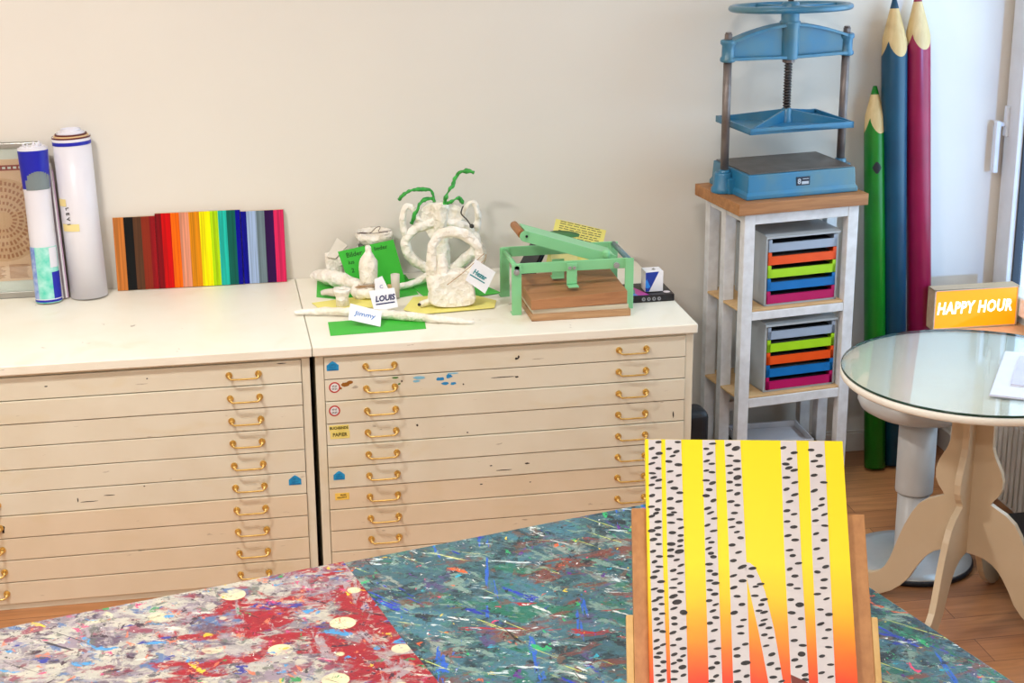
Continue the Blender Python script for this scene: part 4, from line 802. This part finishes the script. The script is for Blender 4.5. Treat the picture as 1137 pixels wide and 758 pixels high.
pencil((1.975,-.193,.0105), (1.955,-.046,1.327), .0365, .115, .032, pm('pencil_green', (18,128,30), .3, var=((10,108,24), 12, .7)), 'shortest giant pencil, bright green, beside the stand', True)
pencil((2.052,-.17,.0105), (2.004,-.05,1.615), .0425, .146, .036, pm('pencil_blue', (6,74,102), .36, var=((4,60,88), 10, .7)), 'tall giant pencil painted blue, between the green and the red one')
pencil((2.150,-.172,.0105), (2.085,-.048,1.635), .0415, .146, .036, pm('pencil_crimson', (148,14,62), .32, var=((124,8,50), 10, .7)), 'tall giant pencil painted crimson, nearest the window')
# ================================================================== LIGHTBOX SIGN
LBY = -.228; LX0, LX1, LZ0, LZ1 = 2.140, 2.446, SILL+.0005, .650
t = thing('lightbox_sign', 'glowing orange lightbox reading HAPPY HOUR on the window sill', 'sign', ((LX0+LX1)/2, LBY+.03, SILL))
b = MB(); b.box((LX0, LBY, LZ0), (LX1, LBY+.058, LZ0+.005)); b.box((LX0, LBY, LZ1-.005), (LX1, LBY+.058, LZ1)); b.box((LX0, LBY, LZ0), (LX0+.005, LBY+.058, LZ1)); b.box((LX1-.005, LBY, LZ0), (LX1, LBY+.058, LZ1)); b.box((LX0, LBY+.055, LZ0), (LX1, LBY+.058, LZ1))
b.build('housing', wood('pale_sign_wood', (206,186,156), (186,162,130), 0, 8), t, bevel=.001)
n = NT('sign_orange'); n.p(color=(250,140,0), emit=(255,138,0), emit_s=.75, rough=.4); SO = n.m
n = NT('sign_white'); n.p(color=(255,250,230), emit=(255,250,225), emit_s=1.15, rough=.4); SW = n.m
MB().box((LX0+.005, LBY+.004, LZ0+.005), (LX1-.005, LBY+.007, LZ1-.005)).build('panel', SO, t)
b = MB(); b.text('HAPPY HOUR', .058, Matrix.Translation(((LX0+LX1)/2-.005, LBY+.0036, (LZ0+LZ1)/2+.002)) @ Matrix.Rotation(R(90), 4, 'X'), 0, depth=.0004, bold=.0017, sx=.72, shear=.12, spacing=1.08); b.build('lettering', SW, t)
# ================================================================== RADIATOR
RW = pm('radiator_white', (222,216,206), .35)
t = thing('radiator', 'low white panel radiator under the window sill, behind the round table', 'radiator', (2.21, -1.0, .1))
y = -.372; b = MB(); b.box((2.166, -1.75, .10), (2.176, y, .385)); b.box((2.236, -1.75, .10), (2.25, y, .385)); b.box((2.166, -1.75, .10), (2.25, -1.742, .385)); b.box((2.166, y-.008, .10), (2.25, y, .385))
yy = y-.02
while yy > -1.73:
    b.prism([(yy, .115), (yy-.004, .108), (yy-.018, .108), (yy-.022, .115), (yy-.022, .372), (yy-.018, .378), (yy-.004, .378), (yy, .372)], 2.160, 2.1665, axes='yz'); yy -= .0333
b.build('panel', RW, t, bevel=.002)
b = MB(); yy = y-.012
while yy > -1.74: b.box((2.178, yy-.006, .384), (2.234, yy, .388)); yy -= .014
b.build('grille', RW, t)
b = MB(); b.cyl((2.20, y-.03, .11), (2.20, y-.03, .0), .008, 12); b.cyl((2.225, y-.03, .11), (2.225, y-.03, .0), .008, 12); b.build('pipe', RW, t)
b = MB(); yy = -.6
for yy in (-.6, -1.5): b.box((2.25, yy-.02, .15), (X1-.002, yy+.02, .33))
b.build('bracket', RW, t)
tag(MB().box((2.03,-1.55,0), (2.14,-.98,.16)).build('shade_block', pm('black_plastic', (26,26,30), .5), bevel=.01), 'long black block on the floor, standing in for the dark shadow beneath the radiator', 'box')  # black block added as the dark shadow beneath the radiator
# ================================================================== STOOL
SG = pm('stool_grey', (196,198,200), .35, var=((184,184,184), 10, .6))
sx_, sy_ = 1.793, -.93
t = thing('stool', 'pale grey pedestal stool with a round base, behind the round table', 'stool', (sx_, sy_, 0))
MB().lathe([(.10,.486),(.150,.494),(.176,.509),(.184,.526),(.181,.545),(.165,.553),(0,.555)], 40, sx_, sy_).build('seat', SG, t)
MB().lathe([(.056,.235),(.057,.24),(.057,.4855)], 36, sx_, sy_).build('upper_column', SG, t)
MB().lathe([(.05,.02),(.048,.03),(.048,.236)], 32, sx_, sy_).build('lower_column', SG, t)
MB().lathe([(.188,.0185),(.186,.022),(.15,.027),(.07,.034),(.052,.04),(0,.04)], 48, sx_, sy_).build('base_disc', pm('stool_base_silver', (190,196,200), .25, .3), t)
MB().lathe([(.176,0),(.19,.003),(.192,.014),(.189,.0184)], 48, sx_, sy_).build('rubber_rim', pm('black_rubber', (28,36,48), .5), t)
# ================================================================== ROUND TABLE
tx_, ty_, tr_ = 1.785, -1.311, .374
t = thing('round_table', 'round cream table with a glass plate and scrolled plywood cross legs', 'table', (tx_, ty_, 0))
b = MB(); b.lathe([(tr_-.004,.721),(tr_,.725),(tr_,.739),(tr_-.004,.743),(0,.743)], 96, tx_, ty_)
b.build('table_top', pm('table_cream_paint', (244,244,236), .4, var=((238,234,224), 9, .6)), t)
GLT = thin_glass('table_glass', (.975, 1, .99, 1), .03, .10)
b = MB(); b.lathe([(tr_-.003,.7437),(tr_-.0015,.7445),(tr_-.0015,.7495),(tr_-.003,.7505)], 96, tx_, ty_, mi=0)
for f_ in b.bm.faces: f_.material_index = 0 if len(f_.verts) > 4 else 1
b.build('glass_plate', [GLT, pm('glass_edge', (24,62,52), .15)], t)
prof = [(.0,.720),(.13,.720),(.12,.700),(.085,.68),(.066,.65),(.060,.60),(.060,.565),(.061,.535),(.068,.512),(.078,.492),(.090,.468),(.0975,.440),(.0955,.412),(.086,.392),(.073,.376),(.068,.366),(.085,.357),(.113,.344),(.140,.322),(.160,.290),(.180,.245),(.194,.205),(.206,.167),(.217,.132),(.230,.104),(.247,.084),(.268,.073),(.292,.068),(.308,.055),(.314,.035),(.31,.012),(.298,0),(.272,.0),(.238,.012),(.205,.031),(.178,.055),(.156,.082),(.138,.118),(.117,.153),(.102,.172),(.085,.187),(.06,.200),(.03,.205),(0,.206)]
def xleg(ang, th, name):
    M = Matrix.Translation((tx_, ty_, 0)) @ Matrix.Rotation(R(ang), 4, 'Z')
    b = MB(M); full = prof+[(-x, z) for x, z in reversed(prof[1:-1])]
    b.prism(full, -th/2, th/2, smooth=False); return b
LC = pm('leg_cream_paint', (208,190,162), .38, var=((198,178,148), 7, .6))
b = xleg(-45, .019, ''); b.build('leg', LC, t, bevel=.0015)
b = xleg(45, .0192, ''); b.build('leg', LC, t, bevel=.0015)
t['label'] = 'round cream table with a glass plate and scrolled plywood cross legs'
A = Vector((1.715,-1.523,.7512)); ang = math.atan2(.34, .209)
def sheetstack(name, A, L_, W_, ang, h, layers, label):
    M = Matrix.Translation(A) @ Matrix.Rotation(ang, 4, 'Z'); b = MB(M)
    for k in range(layers): b.box((0+.002*k, -W_, k*h/layers), (L_, 0-.001*k, (k+1)*h/layers-.0003), mi=k % 2)
    return tag(b.build(name, [pm('sheet_white', (228,232,246), .6), pm('sheet_white2', (206,206,226), .6)]), label, 'paper', 'papers on the round table')
sheetstack('paper_stack', A, .395, .255, ang, .004, 3, 'larger white paper stack lying on the glass of the round table')
sheetstack('notepad', Vector((1.800,-1.470,.7556)), .26, .17, ang, .005, 2, 'smaller white pad lying on top of the larger paper stack')
# ================================================================== PAINT TABLE
def frag(n, v=None):                                     # ragged fine value variation of dried paint
    return n.ramp(n.noise(1.0, 8, n.map((38, 60, 1), (0, 0, R(20))), .5, .7), [(.32, .76), (.5, .97), (.68, 1.)])
TL = [((150,160,150),(5,12,1),48,.60,.64,.85), ((120,60,48),(4,14,1),-4,.58,.60,.9), ((64,120,140),(9,9,1),10,.50,.58,.9), ((24,54,66),(12,10,1),40,.53,.58,.9), ((20,112,88),(16,9,1),-20,.56,.60,.9), ((86,72,124),(14,19,1),60,.58,.62,.85), ((124,66,58),(7,26,1),5,.56,.61,.85),
      ((130,160,150),(26,38,1),30,.56,.60,.85), ((24,32,42),(18,14,1),-40,.59,.62,.9), ((110,84,70),(40,30,1),10,.58,.62,.8), ((56,100,120),(60,46,1),-30,.56,.60,.8), ((34,96,200),(5,34,1),-40,.61,.62,1), ((28,60,190),(34,5,1),-14,.63,.64,1), ((24,50,170),(34,10,1),-15,.635,.65,1),
      ((222,96,40),(18,26,1),25,.64,.655,1), ((170,36,50),(10,44,1),12,.64,.655,1), ((220,226,224),(14,42,1),35,.64,.655,1), ((204,220,224),(52,16,1),-35,.625,.64,1), ((40,170,200),(24,30,1),0,.645,.66,1), ((40,180,110),(40,20,1),0,.64,.655,1),
      ((236,60,110),(32,24,1),50,.655,.67,1), ((206,220,100),(4,90,1),38,.64,.652,.95), ((220,226,150),(100,5,1),-28,.65,.66,.95), ((96,44,140),(26,20,1),0,.66,.67,1), ((244,214,50),(46,46,1),0,.67,.68,1), ((236,238,238),(90,80,1),0,.65,.665,1), ((10,12,20),(5,100,1),-55,.64,.65,.9), ((70,130,120),(110,90,1),0,.58,.61,.8), ((20,30,40),(120,90,1),30,.60,.62,.9)]
def layers(n, c, L, off=0.):
    for i, (colr, scl, rot, lo, hi, amt) in enumerate(L):
        v = n.map((scl[0]*.62, scl[1]*.62, 1), (0, 0, 0), (off+i*3.17, i*1.73+off, 0), vec=n.map(rot=(0, 0, R(rot*1.7))))
        c = n.mix(n.ramp(n.noise(1.0, 8, v, .55, .66), [(lo, 0.), (hi, amt)]), c, colr)
    return c
n = NT('teal_splattered_paint'); c = n.mix(n.ramp(n.noise(14, 7, None, .8, .6), [(.35, 0.), (.65, 1.)]), (66,112,120), (44,80,94))
c = layers(n, c, TL); c = n.mix(1.0, c, frag(n), 'MULTIPLY')
n.p(color=c, rough=n.ramp(n.noise(14, 5), [(.3, .25), (.7, .55)])); n.bump(n.mix(.5, n.noise(50, 6, n.map((1,2.5,1), (0,0,.5)), 1.), n.noise(150, 4)), .5, .003); TEALP = n.m
YW = R(14.5); TC = (.840, -1.990)
t = thing('paint_table', 'large work table with a teal top splattered with dried paint, in the foreground', 'table', (TC[0], TC[1], 0), YW)
MT = TM((TC[0], TC[1], 0), YW)
def tp(name, m, a, b_, bevel=.002): return MB(MT).box(a, b_).build(name, m, t, bevel=bevel)
LT, WT = -2.55, -1.22
tp('table_top', TEALP, (LT, WT, .722), (0, 0, .7495), .0015)
LW = wood('table_leg_wood', (170,130,90), (140,100,66), 2, 8)
for x in (LT+.08, -.08-.05):
    for y in (WT+.08, -.13): tp('leg', LW, (x, y, 0), (x+.05, y+.05, .7215))
tp('apron', LW, (LT+.13, -.12, .63), (-.13, -.10, .7215)); tp('apron', LW, (LT+.13, WT+.1, .63), (-.13, WT+.12, .7215))
# oilcloth
n = NT('polka_dot_oilcloth_paint')
s_ = n.sep()
red = n.mix(n.noise(30, 4), (176,22,42), (136,20,40))
dots = n.ramp(n.vor(8.2, n.map((1,1,0), (0,0,R(12))), .25), [(.20, 1.), (.215, 0.)]); red = n.mix(dots, red, (232,224,180))
OL = [((150,136,150),(10,14,1),15,.50,.56,.9), ((186,184,172),(16,24,1),-20,.50,.55,.9), ((92,74,98),(13,11,1),30,.56,.60,.9), ((78,112,160),(16,22,1),20,.57,.61,.9), ((196,192,176),(26,16,1),60,.54,.58,.85), ((142,62,84),(20,28,1),0,.57,.61,.9), ((96,104,96),(44,30,1),0,.57,.61,.8), ((60,54,76),(30,40,1),10,.59,.62,.85)]
grey = layers(n, n.mix(n.noise(12, 7, None, .5, .7), (150,142,146), (120,110,122)), OL, 5.)
msk = n.math('ADD', n.math('MULTIPLY', s_[0], .42), n.noise(7, 8, n.map((1,1.5,1), (0,0,0), (2,1,0)), .4, .65))
c = n.mix(n.ramp(msk, [(.70, 0.), (.75, 1.)]), grey, red)
for lo_, colr, scl, rot in ((.575,(176,170,168),(5,16,1),80), (.56,(166,156,162),(18,6,1),8), (.585,(196,188,176),(30,44,1),20), (.60,(120,40,60),(24,30,1),0)): c = n.mix(n.ramp(n.noise(1, 8, n.map(scl, (0,0,R(rot)), (colr[0]*.13, 3, 0)), .5, .68), [(lo_, 0.), (lo_+.045, .85)]), c, colr)
OT = [((214,210,200),(12,44,1),12,.63,.65,1), ((70,150,206),(20,30,1),10,.62,.635,1), ((56,150,88),(24,24,1),0,.645,.66,1), ((232,190,56),(18,26,1),30,.645,.66,1), ((206,70,124),(30,38,1),20,.63,.645,1), ((60,36,56),(32,42,1),-15,.61,.63,.95), ((232,232,228),(70,80,1),0,.65,.665,1), ((40,36,50),(5,60,1),25,.63,.64,.9), ((50,60,150),(16,34,1),0,.625,.64,1), ((40,40,48),(90,110,1),0,.62,.64,.9), ((214,120,90),(50,40,1),0,.62,.64,.9)]
c = n.mix(n.math('MULTIPLY', dots, n.ramp(msk, [(.60, 0.), (.66, .6)])), c, (232,224,180)); c = layers(n, c, OT, 11.); c = n.mix(1.0, c, frag(n), 'MULTIPLY')
n.p(color=c, rough=.42); n.bump(n.mix(.5, n.noise(50, 6, None, 1.), n.noise(150, 4)), .5, .003)
far = lambda x: TC[1]+math.tan(YW)*(x-TC[0])
b = MB(); x_l = TC[0]+LT*math.cos(YW)+.03
near_l = (x_l-WT*0+1.19*math.sin(YW), far(x_l)-1.19*math.cos(YW)); 
pts = [(-.042, far(-.042)+.001), (.008,-2.446), (.031,-2.562), (.079,-2.759), (.13,-2.98), (.17,-3.22), (.23,far(.23)-1.17), near_l, (x_l, far(x_l)+.001)]
b.prism(pts, .7499, .7512, axes='xy')
b.prism([(-.042, far(-.042)+.001), (x_l, far(x_l)+.001), (x_l, far(x_l)+.0025), (-.042, far(-.042)+.0025)], .66, .7512, axes='xy')
tag(b.build('oilcloth', n.m), 'paint-covered red polka dot oilcloth over the left part of the work table', 'tablecloth')
# ================================================================== EASEL + CANVAS
def canvas_frame():
    cx, cy, yaw, lean, roll, zb = .5705, -3.0647, -.1685, .6738, -.0219, .7827
    r = Vector((math.cos(yaw), math.sin(yaw), 0)); bk = Vector((-math.sin(yaw), math.cos(yaw), 0)); up = math.cos(lean)*Vector((0,0,1))+math.sin(lean)*bk
    r2 = math.cos(roll)*r+math.sin(roll)*up; u2 = -math.sin(roll)*r+math.cos(roll)*up; nb = u2.cross(r2)
    m = Matrix((r2, nb, u2)).transposed().to_4x4(); m.translation = Vector((cx, cy, zb))-r2*.175; return m, math.degrees(lean)
MC_, LEAN = canvas_frame()
n = NT('sunset_gradient_paint'); z_ = n.sep()[2]
g = n.math('ADD', z_, n.math('MULTIPLY', n.noise(9, 4), .05))
n.p(color=n.ramp(n.math('MULTIPLY', g, 2.2), [(.0, (236,20,16)), (.215, (246,60,16)), (.31, (252,112,8)), (.42, (251,164,0)), (.54, (250,205,0)), (.68, (250,224,0))]), rough=.4, spec=.3); GR = n.m
TRK = pm('birch_white_paint', (216,213,215), .6, var=((204,199,205), 20, .7), spec=.2); DAB = pm('birch_black_dabs', (30,28,30), .6, var=((74,72,76), 160, .5)); BRN = pm('brown_paint_spot', (120,40,26), .5)
CE = pm('canvas_edge_yellow', (250,230,40), .5)
b = MB(MC_); b.box((0, .0003, 0), (.35, .018, .5), mi=0)
for k, P_ in TR.items():
    P_ = [(min(.3495, max(.0005, x)), min(.4995, z+(.004 if z > .49 else 0))) for x, z in P_]
    lo = [i for i, p in enumerate(P_) if p[1] < .08]
    Q_ = []
    for i, p in enumerate(P_):
        Q_.append(p)
        if i in lo:
            dx = (.008 if k == 'T5' else 0); Q_[-1] = (p[0]+dx, .001)
    b.prism(Q_, -.0003, .0003, mi=1)
rnd = random.Random(3)
def dab(x, z, s):
    if not (.003 < x < .347 and z < .497): return
    rx, rz_ = .0064*rnd.uniform(.85, 1.15)*(s**.5)*1.0, .0024*rnd.uniform(.8, 1.3)*s; a0 = rnd.uniform(-.05, .38); n_ = 12
    b.prism([(x+rx*math.cos(a)*math.cos(a0)-rz_*math.sin(a)*math.sin(a0), z+rx*math.cos(a)*math.sin(a0)+rz_*math.sin(a)*math.cos(a0)) for a in [2*math.pi*q/n_+rnd.uniform(-.12,.12) for q in range(n_)]], -.0006, -.0002, mi=2)
for x, z, s in DABS: dab(x, z, s)
for cx_ in (.018, .048, .110, .155, .215, .252, .297):     # the rows below the photo's lower edge
    for q in range(6): dab(cx_+rnd.choice((-.006,.006)), .066-q*.0115, 1)
b.prism([(.2374,.086),(.2657,.073),(.262,.03),(.24,.03)], -.0009, -.0003, mi=3)
t = tag(b.build('birch_painting', [GR, TRK, DAB, BRN]), 'stretched canvas of white birch trunks on a yellow to red ground, on the wooden easel', 'painting')
# the gradient runs with the canvas, so give the mesh its own upright frame
inv = MC_.inverted(); wm = Matrix.Translation(t.location)
for v in t.data.vertices: v.co = inv @ (wm @ v.co)
t.matrix_world = MC_
EW = wood('easel_beech', (196,142,88), (168,114,66), 2, 7)
o = MC_ @ Vector((.18, .06, 0)); t = thing('table_easel', 'wooden table easel holding the birch canvas on the paint-splattered table', 'easel', (o.x, o.y, .7502), -.1685)
def ep(name, a, c, m=EW): return MB(MC_).box(a, c).build(name, m, t, bevel=.0015)
ep('post', (-.0245, .020, -.004), (.016, .038, .379)); ep('post', (.345, .020, -.004), (.3845, .038, .372))
ep('crossbar', (.0162, .022, .30), (.3448, .036, .345)); ep('crossbar', (.0162, .022, .03), (.3448, .036, .07))
ep('side_strip', (-.037, .022, -.004), (-.0247, .038, .190), wood('easel_pale_strip', (226,190,124), (206,166,100), 2, 7)); ep('side_strip', (.3847, .022, -.004), (.396, .038, .190), wood('easel_pale_strip', (226,190,124), (206,166,100), 2, 7))
ep('ledge', (-.02, -.014, -.013), (.38, .0195, -.001))
yw = -.1685; ME = Matrix.Translation((o.x, o.y, .7502)) @ Matrix.Rotation(yw, 4, 'Z')
b = MB(ME)
for x in (-.19, .175): b.box((x, -.085, .0), (x+.018, .30, .018))
b.box((-.172, .275, 0), (.175, .293, .018)); b.box((-.172, -.08, .0), (.175, -.06, .016)); b.build('base_frame', EW, t, bevel=.0015)
b = MB(); pA = MC_ @ Vector((.03, .045, .26)); pB = MC_ @ Vector((.335, .045, .26))
for pp, sx in ((pA, -.165), (pB, .17)):
    e = ME @ Vector((sx, .284, .018)); b.bar(pp, e, .016, .014, up=(1, 0, 0))
b.build('support_strut', EW, t, bevel=.001)
